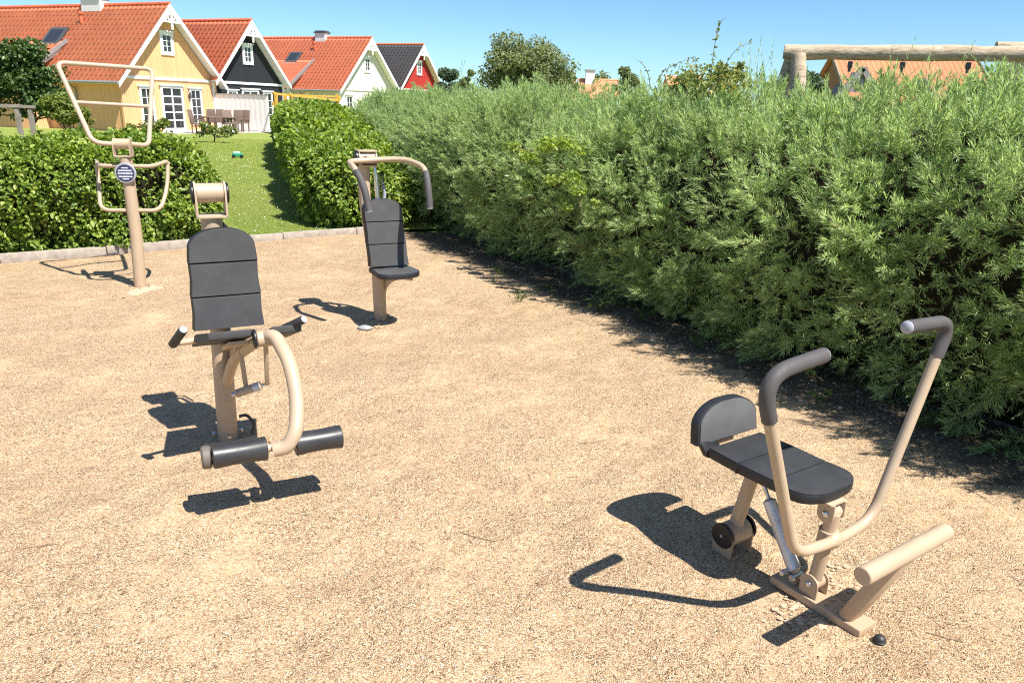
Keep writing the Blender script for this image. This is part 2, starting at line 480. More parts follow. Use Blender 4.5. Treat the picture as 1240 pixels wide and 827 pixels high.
# lawn sheet
sheet('lawn', [(K0.x + kn.x * .1, K0.y + kn.y * .1), (K1.x + kn.x * .1, K1.y + kn.y * .1), (8, 14), (14, 70), (-60, 70), (-40, 6)], 0.025, M['lawn'])
# concrete kerb of separate stones, one structure
k_ = MB(); tpos = 0.0; Lk = (K1 - K0).length; i = 0
while tpos < Lk:
    ln = 1.0
    a = K0 + kd * (tpos + 0.004); b = K0 + kd * min(tpos + ln - 0.004, Lk)
    jz = random.uniform(-0.006, 0.006)
    k_.bar(a + kn * 0.05 + Vector((0, 0, 0.02 + jz)), b + kn * 0.05 + Vector((0, 0, 0.02 + jz + random.uniform(-.004, .004))), 0.085, 0.13, bevel=0.008)
    tpos += ln
M['kerb'] = worn('weathered_kerb', (0.36, 0.31, 0.26), 0.9, 0.25, 14, 0.6, 90, grime=((0.16, 0.13, 0.10), 0.6))
k_.build('kerb', M['kerb'], kind='structure')

# small stones lying in the gravel
def stones(n, region, size):
    pts = region(n)
    s = rng.uniform(*size, size=len(pts)) * rng.choice([0.7, 1.0, 1.0, 1.35], size=len(pts))
    base = np.array([[1, 0, 0], [-1, 0, 0], [0, 1, 0], [0, -1, 0], [0, 0, 1], [0, 0, -1]], float)
    tri = np.array([[0, 2, 4], [2, 1, 4], [1, 3, 4], [3, 0, 4], [2, 0, 5], [1, 2, 5], [3, 1, 5], [0, 3, 5]])
    th = rng.uniform(0, 6.28, len(pts)); c_, s_ = np.cos(th), np.sin(th)
    b = np.repeat(base[None], len(pts), 0) * (1 + rng.uniform(-0.35, 0.35, (len(pts), 6, 3)))
    b *= np.stack([s, s * rng.uniform(0.6, 1, len(pts)), s * rng.uniform(0.45, 0.8, len(pts))], 1)[:, None]
    bx = b[..., 0] * c_[:, None] - b[..., 1] * s_[:, None]; by = b[..., 0] * s_[:, None] + b[..., 1] * c_[:, None]
    v = np.stack([bx, by, b[..., 2]], -1) + pts[:, None]
    f = tri[None] + (np.arange(len(pts)) * 6)[:, None, None]
    return v.reshape(-1, 3), f.reshape(-1, 3).astype(np.int32)
def near_region(n):
    y = 1.15 + rng.random(n) ** 1.5 * 5.2
    x = rng.uniform(-1, 1, n) * (0.35 + 0.80 * y)
    x = np.minimum(x, 3.0 - 0.62 * (y - 3.0) + 0.4)
    z = np.array([ground_z(a, b) for a, b in zip(x, y)])
    return np.stack([x, y, z + 0.0005], 1)
v, f = stones(110000, near_region, (0.0011, 0.0027))
np_mesh('gravel', v, f, M['stone_bits'], kind='stuff', label='loose pale grains of fine gravel strewn over the ground', cat='gravel')

# ================================================================== hedges
def smooth_path(pts, step=0.1, r=0.5):
    pts = round_path([Vector((x, y, 0)) for x, y in pts], r, 8)
    P = np.array([p[:2] for p in pts]); seg = np.linalg.norm(np.diff(P, axis=0), axis=1)
    s = np.concatenate([[0], np.cumsum(seg)])
    u = np.arange(0, s[-1], step)
    return np.stack([np.interp(u, s, P[:, 0]), np.interp(u, s, P[:, 1])], 1)

class Shell:
    """a hedge surface: a path on the ground and a profile of (inward offset, height)"""
    def __init__(s, path, profile, side, r=0.5, hscale=None):
        s.P = smooth_path(path, 0.08, r); s.side = side
        s.T = unit(np.gradient(s.P, axis=0))
        s.I = np.stack([s.T[:, 1], -s.T[:, 0]], 1) * side              # side=+1: inward is to the right
        pr = np.array(profile, float); seg = np.linalg.norm(np.diff(pr, axis=0), axis=1)
        s.cv = np.concatenate([[0], np.cumsum(seg)]); s.pr = pr
        s.length = 0.08 * (len(s.P) - 1); s.height = s.cv[-1]
        s.hs = hscale
    def at(s, u, v):
        """u along the path in m, v along the profile in m -> positions, outward normals"""
        fi = np.clip(u / 0.08, 0, len(s.P) - 1.001); i = fi.astype(int); w = (fi - i)[:, None]
        P = s.P[i] * (1 - w) + s.P[i + 1] * w; I = unit(s.I[i] * (1 - w) + s.I[i + 1] * w)
        o = np.interp(v, s.cv, s.pr[:, 0]); z = np.interp(v, s.cv, s.pr[:, 1])
        e = 0.12
        do = np.interp(v + e, s.cv, s.pr[:, 0]) - np.interp(v - e, s.cv, s.pr[:, 0])
        dz = np.interp(v + e, s.cv, s.pr[:, 1]) - np.interp(v - e, s.cv, s.pr[:, 1])
        n = np.concatenate([-I * dz[:, None], do[:, None]], 1)
        if s.hs is not None: z = z * s.hs(u)
        return np.concatenate([P + I * o[:, None], z[:, None]], 1), unit(n)
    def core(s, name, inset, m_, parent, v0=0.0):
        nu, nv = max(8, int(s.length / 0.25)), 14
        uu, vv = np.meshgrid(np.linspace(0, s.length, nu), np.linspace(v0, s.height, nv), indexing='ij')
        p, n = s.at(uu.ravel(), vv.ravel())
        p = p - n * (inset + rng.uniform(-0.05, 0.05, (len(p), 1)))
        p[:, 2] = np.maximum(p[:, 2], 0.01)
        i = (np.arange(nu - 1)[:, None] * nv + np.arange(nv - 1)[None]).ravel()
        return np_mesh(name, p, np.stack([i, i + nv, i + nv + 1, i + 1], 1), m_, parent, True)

def lerp(a, b, t): return a + (b - a) * t

def twigs(P, D, L, r, bend=0.25, name='branch', m_=None, parent=None):
    """thin three-sided bent stems"""
    n = len(P); D = unit(D); A = unit(np.cross(D, rand_dirs(n))); B = np.cross(D, A)
    rows = []
    for k, t in enumerate((0, 0.5, 1.0)):
        c = P + D * (L * t)[:, None] + A * (L * bend * t * t)[:, None]
        rad = (r * (1 - 0.6 * t))[:, None]
        for j in range(3):
            an = 2 * math.pi * j / 3
            rows.append(c + (A * math.cos(an) + B * math.sin(an)) * rad)
    v = np.stack(rows, 1).reshape(-1, 3)
    fs = []
    for k in (0, 3):
        for j in range(3): fs.append([k + j, k + (j + 1) % 3, k + 3 + (j + 1) % 3, k + 3 + j])
    f = np.array(fs)[None] + (np.arange(n) * 9)[:, None, None]
    return np_mesh(name, v, f.reshape(-1, 4).astype(np.int32), m_ or M['twig'], parent)

def willow_sprigs(B, D, S, per, leaf, wid, up=0.0):
    """sprigs at base B with direction D and stem length S, per leaves each"""
    n = len(B); D = unit(D)
    A = unit(np.cross(D, rand_dirs(n))); C = np.cross(D, A)
    k = np.arange(per)[None, :]
    t = 0.12 + 0.88 * (k + rng.uniform(-0.4, 0.4, (n, per))) / per
    t = np.clip(t, 0.05, 1.0)
    ph = k * 2.4 + rng.uniform(0, 6.28, (n, 1)) + rng.uniform(-0.4, 0.4, (n, per))
    rad = A[:, None] * np.cos(ph)[..., None] + C[:, None] * np.sin(ph)[..., None]
    spread = lerp(0.95, 0.35, t)[..., None]
    bendv = A * 0.22
    base = B[:, None] + D[:, None] * (S[:, None] * t)[..., None] + bendv[:, None] * (S[:, None] * t * t)[..., None]
    dirs = unit(D[:, None] + bendv[:, None] * 0.6 + rad * spread)
    nrm = unit(D[:, None] * 0.9 - rad * 0.5 + rng.normal(size=(n, per, 3)) * 0.25)
    L = leaf[:, None] * rng.uniform(0.65, 1.15, (n, per)) * lerp(1.0, 0.72, t ** 3)
    W = wid[:, None] * rng.uniform(0.8, 1.2, (n, per))
    return slim_leaves(base.reshape(-1, 3), dirs.reshape(-1, 3), nrm.reshape(-1, 3), L.ravel(), W.ravel())

# ---- the tall willow hedge on the right
w_path = [(4.30, 0.56), (2.68, 3.42), (1.04, 6.14), (-0.95, 9.83), (-1.80, 11.9), (-3.15, 16.0), (-4.3, 19.5)]
w_prof = [(0.34, 0.02), (0.18, 0.24), (0.08, 0.50), (0.0, 0.85), (0.0, 1.14), (0.06, 1.36), (0.19, 1.58), (0.40, 1.75), (0.75, 1.84), (1.35, 1.84), (1.75, 1.60)]
wsh = Shell(w_path, w_prof, +1, 0.9, hscale=lambda u: np.interp(u, [0, 3, 5.8, 6.8, 7.8, 9.0, 10.4, 13, 20], [.965, .985, .975, .935, .92, .935, .98, .95, .94]))
hedge_w = empty('willow_hedge', (1.5, 5.8, 0), label='tall shaggy grey-green hedge of narrow leaves along the right side of the gravel', cat='hedge', kind='thing')
def local(o, v): return v - np.array(o.location)
def willow():
    nc = int(wsh.length * wsh.height * 40)
    u = rng.uniform(0, wsh.length, nc); v = rng.uniform(0.02, wsh.height, nc)
    P, N = wsh.at(u, v)
    keep = P[:, 1] > 0.4
    P, N, v = P[keep], N[keep], v[keep]
    dist = np.linalg.norm(P - np.array([0, 0, 1.7]), axis=1)
    nc = len(P)
    # uneven surface: bulging sprays and hollows
    low = np.zeros(nc)
    for k in range(14):
        w = rng.normal(size=3) * 2.9
        low += np.sin(P @ w + rng.uniform(0, 6.28))
    low /= 2.65
    upness = np.clip((P[:, 2] - 1.15) / 0.55, 0, 1)
    hollow = (low < -0.95) & (upness < 0.3)
    push = 0.07 * low + rng.normal(0, 0.06, nc) - 0.16
    # each spray is a branchlet that leans its own way: outward on the face, upright on top
    side = rand_dirs(nc); side[:, 2] *= 0.5
    axis = unit(N * lerp(1.0, 0.30, upness)[:, None] + side * 0.60 + np.array([0, 0, 1.0]) * lerp(0.22, 0.95, upness)[:, None])
    ln = rng.uniform(0.20, 0.38, nc) * lerp(1.0, 0.72, upness)
    P = P + N * push[:, None]
    P[:, 2] = np.maximum(P[:, 2], 0.06)
    parts = []; stemP, stemD, stemL = [], [], []
    for lo, hi, ns, per, ls in ((0, 4.8, 17, 16, 1.0), (4.8, 7.0, 15, 14, 1.2), (7.0, 40, 12, 13, 1.45)):
        sel = np.where((dist >= lo) & (dist < hi) & ~hollow)[0]
        if not len(sel): continue
        idx = np.repeat(sel, ns); n = len(idx)
        t = np.tile(np.linspace(0.22, 1.0, ns), len(sel))
        A = axis[idx]; rad = rand_dirs(n); rad = unit(rad - A * (rad * A).sum(1)[:, None])
        B = P[idx] + A * (ln[idx] * t)[:, None] + rad * (0.035 * (1 - t))[:, None] + rng.normal(size=(n, 3)) * 0.012
        D = unit(A * lerp(0.55, 1.0, t)[:, None] + rad * lerp(0.85, 0.30, t)[:, None] + np.array([0, 0, 0.12]))
        S = rng.uniform(0.075, 0.150, n) * lerp(1.0, 0.75, t)
        leaf = rng.uniform(0.042, 0.070, n) * (0.85 + 0.15 * ls); wd = rng.uniform(0.0054, 0.0080, n) * ls
        B[:, 2] = np.maximum(B[:, 2], 0.03)
        parts.append(willow_sprigs(B, D, S, per, leaf, wd))
        stemP.append(B - D * 0.03); stemD.append(D); stemL.append(S + 0.02)
        stemP.append(P[sel]); stemD.append(axis[sel]); stemL.append(ln[sel])
    # shaded inner leaves deeper in
    n = 20000
    u2 = rng.uniform(0, wsh.length, n); v2 = rng.uniform(0.0, wsh.height * 0.9, n)
    Pi, Ni = wsh.at(u2, v2); Pi = Pi - Ni * rng.uniform(0.04, 0.26, (n, 1)); Pi[:, 2] = np.maximum(Pi[:, 2], 0.03)
    parts.append(willow_sprigs(Pi, unit(Ni * 0.6 + rand_dirs(n)), rng.uniform(0.1, 0.2, n), 20, rng.uniform(0.035, 0.055, n), rng.uniform(0.006, 0.009, n)))
    # long shoots standing above the top
    n = 110
    u3 = rng.uniform(1.0, wsh.length, n); v3 = rng.uniform(wsh.height * 0.60, wsh.height * 0.95, n)
    Pt, Nt = wsh.at(u3, v3)
    Dt = unit(np.array([0, 0, 1.0]) + rng.normal(size=(n, 3)) * 0.22)
    St = rng.uniform(0.12, 0.28, n)
    parts.append(willow_sprigs(Pt, Dt, St, 26, rng.uniform(0.035, 0.05, n), rng.uniform(0.004, 0.006, n)))
    stemP.append(Pt); stemD.append(Dt); stemL.append(St)
    for xx, yy, Yd, hh in ((1105, 62, 5.2, 0.5), (1128, 72, 5.1, 0.45), (1182, 62, 4.6, 0.45), (1196, 75, 4.6, 0.4), (1072, 88, 5.3, 0.4), (930, 62, 5.2, 0.55), (905, 58, 5.6, 0.5), (1030, 92, 5.2, 0.4), (1212, 85, 4.4, 0.35), (560, 75, 9.0, 0.35)):
        tip = px(xx, yy, Yd); nn = 4
        D = unit(np.array([0, 0, 1.0]) + rng.normal(size=(nn, 3)) * 0.2)
        B = np.array(tip)[None] - D * hh + rng.normal(size=(nn, 3)) * np.array([0.05, 0.05, 0.03])
        parts.append(willow_sprigs(B, D, np.full(nn, hh), 34, rng.uniform(0.04, 0.055, nn), rng.uniform(0.004, 0.006, nn)))
        stemP.append(B); stemD.append(D); stemL.append(np.full(nn, hh))
    vv, ff = join_np(parts)
    np_mesh('foliage', local(hedge_w, vv), ff, M['willow'], hedge_w)
    sP, sD, sL = np.concatenate(stemP), np.concatenate(stemD), np.concatenate(stemL)
    pick = rng.random(len(sP)) < 0.35
    twigs(local(hedge_w, sP[pick]), sD[pick], sL[pick], np.full(pick.sum(), 0.0013), 0.12, 'twigs', M['twig_tan'], hedge_w)
    # woody branches inside, some reaching out
    n = 900
    ub = rng.uniform(0, wsh.length, n); vb = rng.uniform(0.0, wsh.height * 0.8, n)
    Pb, Nb = wsh.at(ub, vb); Pb = Pb - Nb * 0.30; Pb[:, 2] = np.maximum(Pb[:, 2], 0.02)
    Db = unit(Nb * 0.7 + rand_dirs(n) * 0.8 + np.array([0, 0, 0.4]))
    twigs(local(hedge_w, Pb), Db, rng.uniform(0.25, 0.5, n), rng.uniform(0.002, 0.006, n), 0.2, 'branches', M['twig'], hedge_w)
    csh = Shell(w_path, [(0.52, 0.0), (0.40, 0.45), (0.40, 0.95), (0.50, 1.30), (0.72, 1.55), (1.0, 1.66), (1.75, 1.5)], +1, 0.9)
    c = csh.core('dark_backing', 0.0, M['core'], hedge_w)  # opaque dark sheet added behind the leaves, its colour painting the inner shade
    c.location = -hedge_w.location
willow()

# ---- clipped beech hedges
def beech(root, sh, density, leaf, depth=0.16, core_in=0.22, umax=None, m_=None, cap_u=None, far=None):
    n = int(sh.length * sh.height * density)
    u = rng.uniform(0, sh.length, n)
    if far is not None:                                                # fewer, larger leaves farther off
        u = sh.length * rng.random(n) ** far
    v = rng.uniform(0, sh.height, n)
    P, N = sh.at(u, v)
    low = np.zeros(n)
    for k in range(16):
        w = rng.normal(size=3) * rng.choice([2.5, 5.0, 9.0])
        low += np.sin(P @ w + rng.uniform(0, 6.28))
    low /= 2.9
    dcl = np.abs(rng.normal(0, depth * 0.6, n))
    P = P + N * (0.065 * low - dcl + 0.02)[:, None]
    keep = (low > -0.75) | (rng.random(n) < 0.25)
    P, N, dcl, u = P[keep], N[keep], dcl[keep], u[keep]; n = len(P)
    P[:, 2] = np.maximum(P[:, 2], 0.03)
    tang = rand_dirs(n)
    top = np.clip(N[:, 2], 0, 1)[:, None]
    D = unit(N * 0.55 + tang * 0.75 + np.array([0, 0, -0.30]) * (1 - top) + np.array([0, 0, 0.25]) * top)
    BN = unit(N * 0.55 + np.array([0, 0, 0.75]) + rand_dirs(n) * 0.55)
    d = np.linalg.norm(P - np.array([0, 0, 1.7]), axis=1)
    k = np.clip(d / 10.0, 0.9, 2.4)
    L = leaf * k * rng.uniform(0.65, 1.25, n)
    vv, ff = broad_leaves(P, D, BN, L, L * rng.uniform(0.55, 0.72, n))
    np_mesh('foliage', local(root, vv), ff, m_ or M['beech'], root)
    ns = int(sh.length * 16); us = rng.uniform(0, sh.length, ns); vs_ = rng.uniform(sh.height * .50, sh.height * .85, ns)
    Ps, Ns = sh.at(us, vs_); hs_ = rng.uniform(.05, .19, ns) * (rng.random(ns) ** .7)
    idx = np.repeat(np.arange(ns), 9); n2 = len(idx); tt = np.tile(np.linspace(.1, 1, 9), ns)
    Bs = Ps[idx] + np.array([0, 0, 1.0]) * (hs_[idx] * tt)[:, None] + rng.normal(size=(n2, 3)) * .012
    Ds = unit(rand_dirs(n2) * np.array([1, 1, .3]) + np.array([0, 0, .45])); Ls = leaf * rng.uniform(.6, 1.1, n2) * np.clip(np.linalg.norm(Bs - np.array([0, 0, 1.7]), axis=1) / 10, .9, 2.2)
    v2_, f2_ = broad_leaves(Bs, Ds, unit(rand_dirs(n2) * .6 + np.array([0, 0, 1.0])), Ls, Ls * .62)
    np_mesh('top_shoots', local(root, v2_), f2_, m_ or M['beech'], root)
    nb = int(sh.length * sh.height * 26)
    ub, vb = rng.uniform(0, sh.length, nb), rng.uniform(0, sh.height, nb)
    Pb, Nb = sh.at(ub, vb); Pb = Pb - Nb * 0.22; Pb[:, 2] = np.maximum(Pb[:, 2], 0.02)
    twigs(local(root, Pb), unit(Nb * 0.8 + rand_dirs(nb) * 0.6 + np.array([0, 0, 0.3])), rng.uniform(0.12, 0.26, nb), np.full(nb, 0.003), 0.2, 'twigs', M['twig'], root)
    c = sh.core('dark_backing', core_in, M['core'], root, 0.25)  # added dark backing, shade of the hedge interior put into its colour
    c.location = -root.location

lprof = [(0.16, 0.03), (0.05, 0.15), (0.0, 0.4), (0.0, 0.9), (0.04, 1.16), (0.16, 1.29), (0.42, 1.33), (0.75, 1.30), (0.95, 1.1)]
F0, F1 = KL + kn * 0.07, KL + kd * 2.32 + kn * 0.07
lpath = [tuple((F0 - kd * 4.6)[:2]), tuple(F1[:2]), tuple((F1 + kn * 1.9 - kd * 0.1)[:2]), tuple((F1 + kn * 2.0 - kd * 4.0)[:2])]
lsh = Shell(lpath, lprof, -1, 0.38, hscale=lambda u: np.full_like(u, 0.87))
hedge_l = empty('beech_hedge', tuple(F0), label='clipped leafy beech hedge behind the kerb and the post with the round plate', cat='hedge', kind='thing')
beech(hedge_l, lsh, 2300, 0.060)

mprof = [(0.20, 0.03), (0.06, 0.18), (0.0, 0.5), (0.03, 0.85), (0.14, 1.05), (0.38, 1.14), (0.8, 1.17), (1.3, 1.15), (1.7, 0.95)]
mpath = [(-1.50, 11.3), (-1.52, 10.12), (-2.95, 10.28), (-3.42, 11.6), (-5.30, 17.4), (-9.6, 30.5)]
msh = Shell(mpath, mprof, +1, 0.55, hscale=lambda u: np.interp(u, [0, 3, 7, 11, 25], [0.86, 0.90, 1.10, 1.27, 1.33]))
hedge_m = empty('beech_hedge', (-2.7, 10.4, 0), label='rounded bright green beech hedge running back beside the lawn towards the white house', cat='hedge', kind='thing')
beech(hedge_m, msh, 1250, 0.061, far=1.35)

# ---- climbing plant with broad yellow-green leaves on the willow hedge
def leaf_cloud(name, centres, n, leaf, m_, parent=None, spread=1.0, **kw):
    parts = []
    for (c, r) in centres:
        k = max(6, int(n * r[0] * r[-1]))
        d = rand_dirs(k) * (rng.random((k, 1)) ** 0.45)
        P = np.array(c)[None] + d * np.array(r)[None] * spread
        D = unit(rand_dirs(k) + np.array([0, 0, -0.5])); BN = unit(rand_dirs(k) * 0.6 + np.array([-0.2, -0.3, 0.8]))
        L = leaf * rng.uniform(0.6, 1.25, k)
        parts.append(broad_leaves(P, D, BN, L, L * rng.uniform(0.65, 0.9, k)))
    v, f = join_np(parts)
    if parent is not None: v = v - np.array(parent.location)
    return np_mesh(name, v, f, m_, parent, **kw)

# positions on the hedge face
def face_point(xpx, ypx):
    """where the ray of a photo pixel meets the willow hedge's face"""
    best, bd = None, 1e9
    for Yd in np.arange(3.0, 12, 0.05):
        p = px(xpx, ypx, Yd)
        q_ = np.array([[p.x, p.y]]); i = int(np.argmin(np.linalg.norm(wsh.P - q_, axis=1)))
        o = (p.x - wsh.P[i][0]) * wsh.I[i][0] + (p.y - wsh.P[i][1]) * wsh.I[i][1]
        zi = np.interp(p.z, wsh.pr[:9, 1], wsh.pr[:9, 0]) if p.z < 1.83 else 0.9
        if o > zi - 0.24: return p
    return px(xpx, ypx, 7.0)
vine = empty('climbing_vine', tuple(face_point(660, 190)), label='yellow-green broad-leaved climber hanging on the face of the tall hedge', cat='climber', kind='thing')
cs = []
for (xx, yy, a, b) in ((622, 178, .10, .05), (640, 190, .12, .06), (662, 176, .13, .07), (684, 172, .12, .06), (700, 182, .08, .05), (648, 200, .07, .03), (690, 216, .10, .06), (668, 218, .08, .05), (700, 232, .09, .05), (684, 252, .06, .04), (720, 246, .05, .03), (640, 225, .05, .05)):
    p = face_point(xx, yy); cs.append((tuple(p - FW * 0.03), (a, a * 0.6, b)))
leaf_cloud('leaves', cs, 19000, 0.036, M['vine'], vine)
vp = [face_point(705, 255), face_point(695, 225), face_point(680, 200), face_point(655, 185), face_point(622, 178)]
mb = MB().tube([Vector(p) - vine.location for p in round_path(vp, 0.1, 3)], 0.003, 5); mb.build('stem', M['twig_tan'], vine)

# ---- bramble / rose shoots arching over the hedge top
rose = empty('dog_rose', tuple(face_point(865, 150)), label='thorny rose bush with arching sprays of small leaves rising out of the tall hedge', cat='shrub', kind='thing')
rb_ = []
def spray(pts, Yd, leaf=0.035, gap=0.035):
    P3 = round_path([px(x, y, Yd) for x, y in pts], 0.12, 5)
    MB().tube([p - rose.location for p in P3], [0.0035 * (1 - 0.7 * i / (len(P3) - 1)) for i in range(len(P3))], 5).build('stem', M['twig'], rose)
    arr = np.array([tuple(p) for p in P3]); s = np.concatenate([[0], np.cumsum(np.linalg.norm(np.diff(arr, axis=0), axis=1))])
    t = np.arange(0.03, s[-1], gap); t = t + rng.uniform(-.01, .01, len(t))
    B = np.stack([np.interp(t, s, arr[:, j]) for j in range(3)], 1); B = np.repeat(B, 3, 0)
    n = len(B); D = unit(rand_dirs(n) + np.array([0, 0, .1])); L = leaf * rng.uniform(0.6, 1.2, n)
    rb_.append(broad_leaves(B, D, unit(rand_dirs(n) * .6 + np.array([0, 0, 1])), L, L * 0.6))
spray([(858, 120), (862, 80), (866, 50), (872, 26), (880, 22)], 6.3, 0.036, 0.05)
spray([(866, 110), (878, 78), (893, 58), (908, 52)], 6.3, 0.03, 0.06)
spray([(788, 108), (785, 88), (777, 76), (769, 72)], 7.2, 0.03, 0.06)
spray([(795, 100), (804, 85), (822, 76), (842, 70)], 7.0, 0.032, 0.05)
spray([(846, 105), (843, 85), (842, 68)], 6.4, 0.036, 0.06)
leaf_cloud('leaves', [(tuple(px(x, y, Yd)), (a, a, b)) for x, y, Yd, a, b in ((850, 92, 6.5, .16, .11), (872, 86, 6.4, .16, .10), (890, 92, 6.3, .14, .08), (832, 88, 6.6, .15, .08), (862, 105, 6.3, .2, .08), (818, 95, 6.7, .12, .06), (900, 102, 6.2, .12, .07))], 6500, 0.034, M['rose'], rose)
v, f = join_np(rb_); np_mesh('spray_leaves', local(rose, v), f, M['rose'], rose)

# ---- weeds and seedlings at the foot of the hedge, litter
def weed_plant(x, y, kind, label):
    z = ground_z(x, y)
    root = empty(kind, (x, y, z), label=label, cat='weed', group='weeds at the foot of the tall hedge')
    if kind == 'grass_tuft':
        n = random.randint(16, 26)
        a = rng.uniform(0, 6.28, n); D = np.stack([np.cos(a) * .6, np.sin(a) * .6, np.full(n, 1.0)], 1)
        L = rng.uniform(.08, .2, n); P = rng.normal(size=(n, 3)) * np.array([.012, .012, 0])
        v1, f1 = slim_leaves(P, D, rand_dirs(n), L, np.full(n, .006))
        # drooping second half
        tips = v1.reshape(-1, 4, 3)[:, 2]; D2 = unit(D * np.array([1.6, 1.6, -0.2]))
        v2, f2 = slim_leaves(tips - unit(D) * .02, D2, np.tile([0, 0, 1.0], (n, 1)), L * .6, np.full(n, .005))
        v_, f_ = join_np([(v1, f1), (v2, f2)])
        np_mesh('blades', v_, f_, M['weed'], root)
    else:
        n = random.randint(8, 16); P = []; D = []; st_ = MB()
        for k in range(n):
            a = random.uniform(0, 6.28); rr = random.uniform(.02, .10); h = random.uniform(.03, .13)
            p = Vector((math.cos(a) * rr, math.sin(a) * rr, h)); P.append(tuple(p)); D.append((math.cos(a), math.sin(a), -.15))
            st_.tube([(0, 0, 0), (p.x * .4, p.y * .4, h * .7), p], .0016, 4)
        L = rng.uniform(.03, .06, n)
        v_, f_ = broad_leaves(np.array(P), np.array(D), np.tile([0, 0, 1.0], (n, 1)) + rand_dirs(n) * .3, L, L * .8)
        np_mesh('leaves', v_, f_, M['weed'], root); st_.build('stem', M['weed'], root)
hd = (SOIL_B - SOIL_A).normalized(); hn = Vector((-hd.y, hd.x))
weed_spots = [(873, 418, 'grass_tuft', 'drooping pale grass tuft in shade below the hedge, near the dark grip'), (845, 424, 'grass_tuft', 'low straw-pale grass tuft at the shaded hedge foot left of the dark grip'),
              (990, 490, 'broadleaf_weed', 'small spreading green weed on dark soil just behind the left grip of the bench'), (1060, 478, 'broadleaf_weed', 'leafy weed against the hedge foot between the two grips of the U handle'),
              (1182, 502, 'broadleaf_weed', 'bright broad-leaved weed in deep shade right of the tall pink-beige handle'), (1230, 510, 'broadleaf_weed', 'broad-leaved weed at the hedge foot at the photo\'s right edge'),
              (776, 392, 'broadleaf_weed', 'rounded leafy weed under the middle of the tall hedge'), (724, 380, 'broadleaf_weed', 'green weed on the edge of the hedge shadow'),
              (628, 366, 'grass_tuft', 'small grass tuft on the sunlit edge of the hedge shadow'), (605, 334, 'grass_tuft', 'pale grass tuft hanging over the gravel under the far hedge'),
              (666, 350, 'broadleaf_weed', 'dark leafy weed low in the hedge foot behind the sunlit gravel'), (1127, 520, 'broadleaf_weed', 'little weed on dark soil right of the upright handle tube')]
for (xx, yy, kd_, lb) in weed_spots:
    u, w = (xx - 620) / F, -(yy - 413.5) / F
    d = Vector((u * cr - w * sr, 0, 0)); k = u * sr + w * cr; d.y, d.z = cp + k * sp, -sp + k * cp
    t = -CAM_H / d.z
    weed_plant(d.x * t, d.y * t, kd_, lb.replace('tall pink-beige handle', 'tall beige handle'))

def litter(n):
    s = rng.random(n) * (SOIL_B - SOIL_A).length; off = rng.normal(0.22, 0.30, n)
    x = SOIL_A.x + hd.x * s - hn.x * off; y = SOIL_A.y + hd.y * s - hn.y * off
    z = np.array([ground_z(a, b) for a, b in zip(x, y)]) + 0.002
    a = rng.uniform(0, 6.28, n); D = np.stack([np.cos(a), np.sin(a), rng.normal(0.1, 0.2, n)], 1)
    L = rng.uniform(.012, .042, n)
    return slim_leaves(np.stack([x, y, z], 1), D, unit(np.array([[0, 0, 1.0]]) + rand_dirs(n) * .45), L, L * rng.uniform(.12, .45, n))
v, f = litter(13000)
np_mesh('leaf_litter', v, f, M['litter'], kind='stuff', label='dry leaves and bits of twig on the dark soil under the tall hedge', cat='litter')

# twigs and dry leaves on the open gravel
def ground_px(xx, yy):
    u, w = (xx - 620) / F, -(yy - 413.5) / F
    d = Vector((u * cr - w * sr, 0, 0)); k = u * sr + w * cr; d.y, d.z = cp + k * sp, -sp + k * cp
    t = -CAM_H / d.z
    return Vector((d.x * t, d.y * t, 0))
for (a, b, lb) in (((700, 537), (735, 533), 'thin dry twig on open gravel left of the bench'), ((740, 560), (764, 540), 'bent dry twig on gravel left of the bench'), ((1120, 770), (1165, 782), 'thin twig lying on gravel at the lower right corner'), ((20, 668), (70, 662), 'thin dark twig on gravel at the left edge'),
                   ((1168, 590), (1200, 612), 'straight dry stalk on the sunlit gravel beside the hedge shadow'), ((555, 640), (600, 652), 'fine curved twig on gravel in the middle of the ground')):
    p, q_ = ground_px(*a), ground_px(*b)
    mid = (p + q_) / 2 + Vector((random.uniform(-.012, .012), random.uniform(-.012, .012), 0))
    pts = [Vector((w.x, w.y, ground_z(w.x, w.y) + .004)) for w in (p, mid, q_)]
    MB().tube(round_path([w - pts[0] for w in pts], .05, 4), .0015, 6).build('twig', M['twig_tan'], label=lb, cat='twig', group='twigs on the gravel').location = pts[0]

def debris(n):
    y = 1.3 + rng.random(n) ** 1.3 * 8; x = rng.uniform(-1, 1, n) * (0.4 + 0.8 * y)
    hx = 1.04 - (y - 6.14) * 0.60
    x = np.where(rng.random(n) < 0.5, hx - np.abs(rng.normal(0, 0.9, n)) - 0.2, x)
    ok = (x < hx) & ((x - K0.x) * kn.x + (y - K0.y) * kn.y < -0.05)
    x, y = x[ok], y[ok]; n = len(x)
    z = np.array([ground_z(a, b) for a, b in zip(x, y)]) + 0.0025
    a = rng.uniform(0, 6.28, n); D = np.stack([np.cos(a), np.sin(a), rng.normal(0.02, 0.08, n)], 1)
    L = rng.uniform(.012, .05, n)
    return slim_leaves(np.stack([x, y, z], 1), D, unit(np.array([[0, 0, 1.0]]) + rand_dirs(n) * .3), L, rng.uniform(.0012, .004, n))
v, f = debris(1500)
np_mesh('plant_debris', v, f, M['litter'], kind='stuff', label='dry needles and bits of stalk scattered over the open gravel', cat='litter')

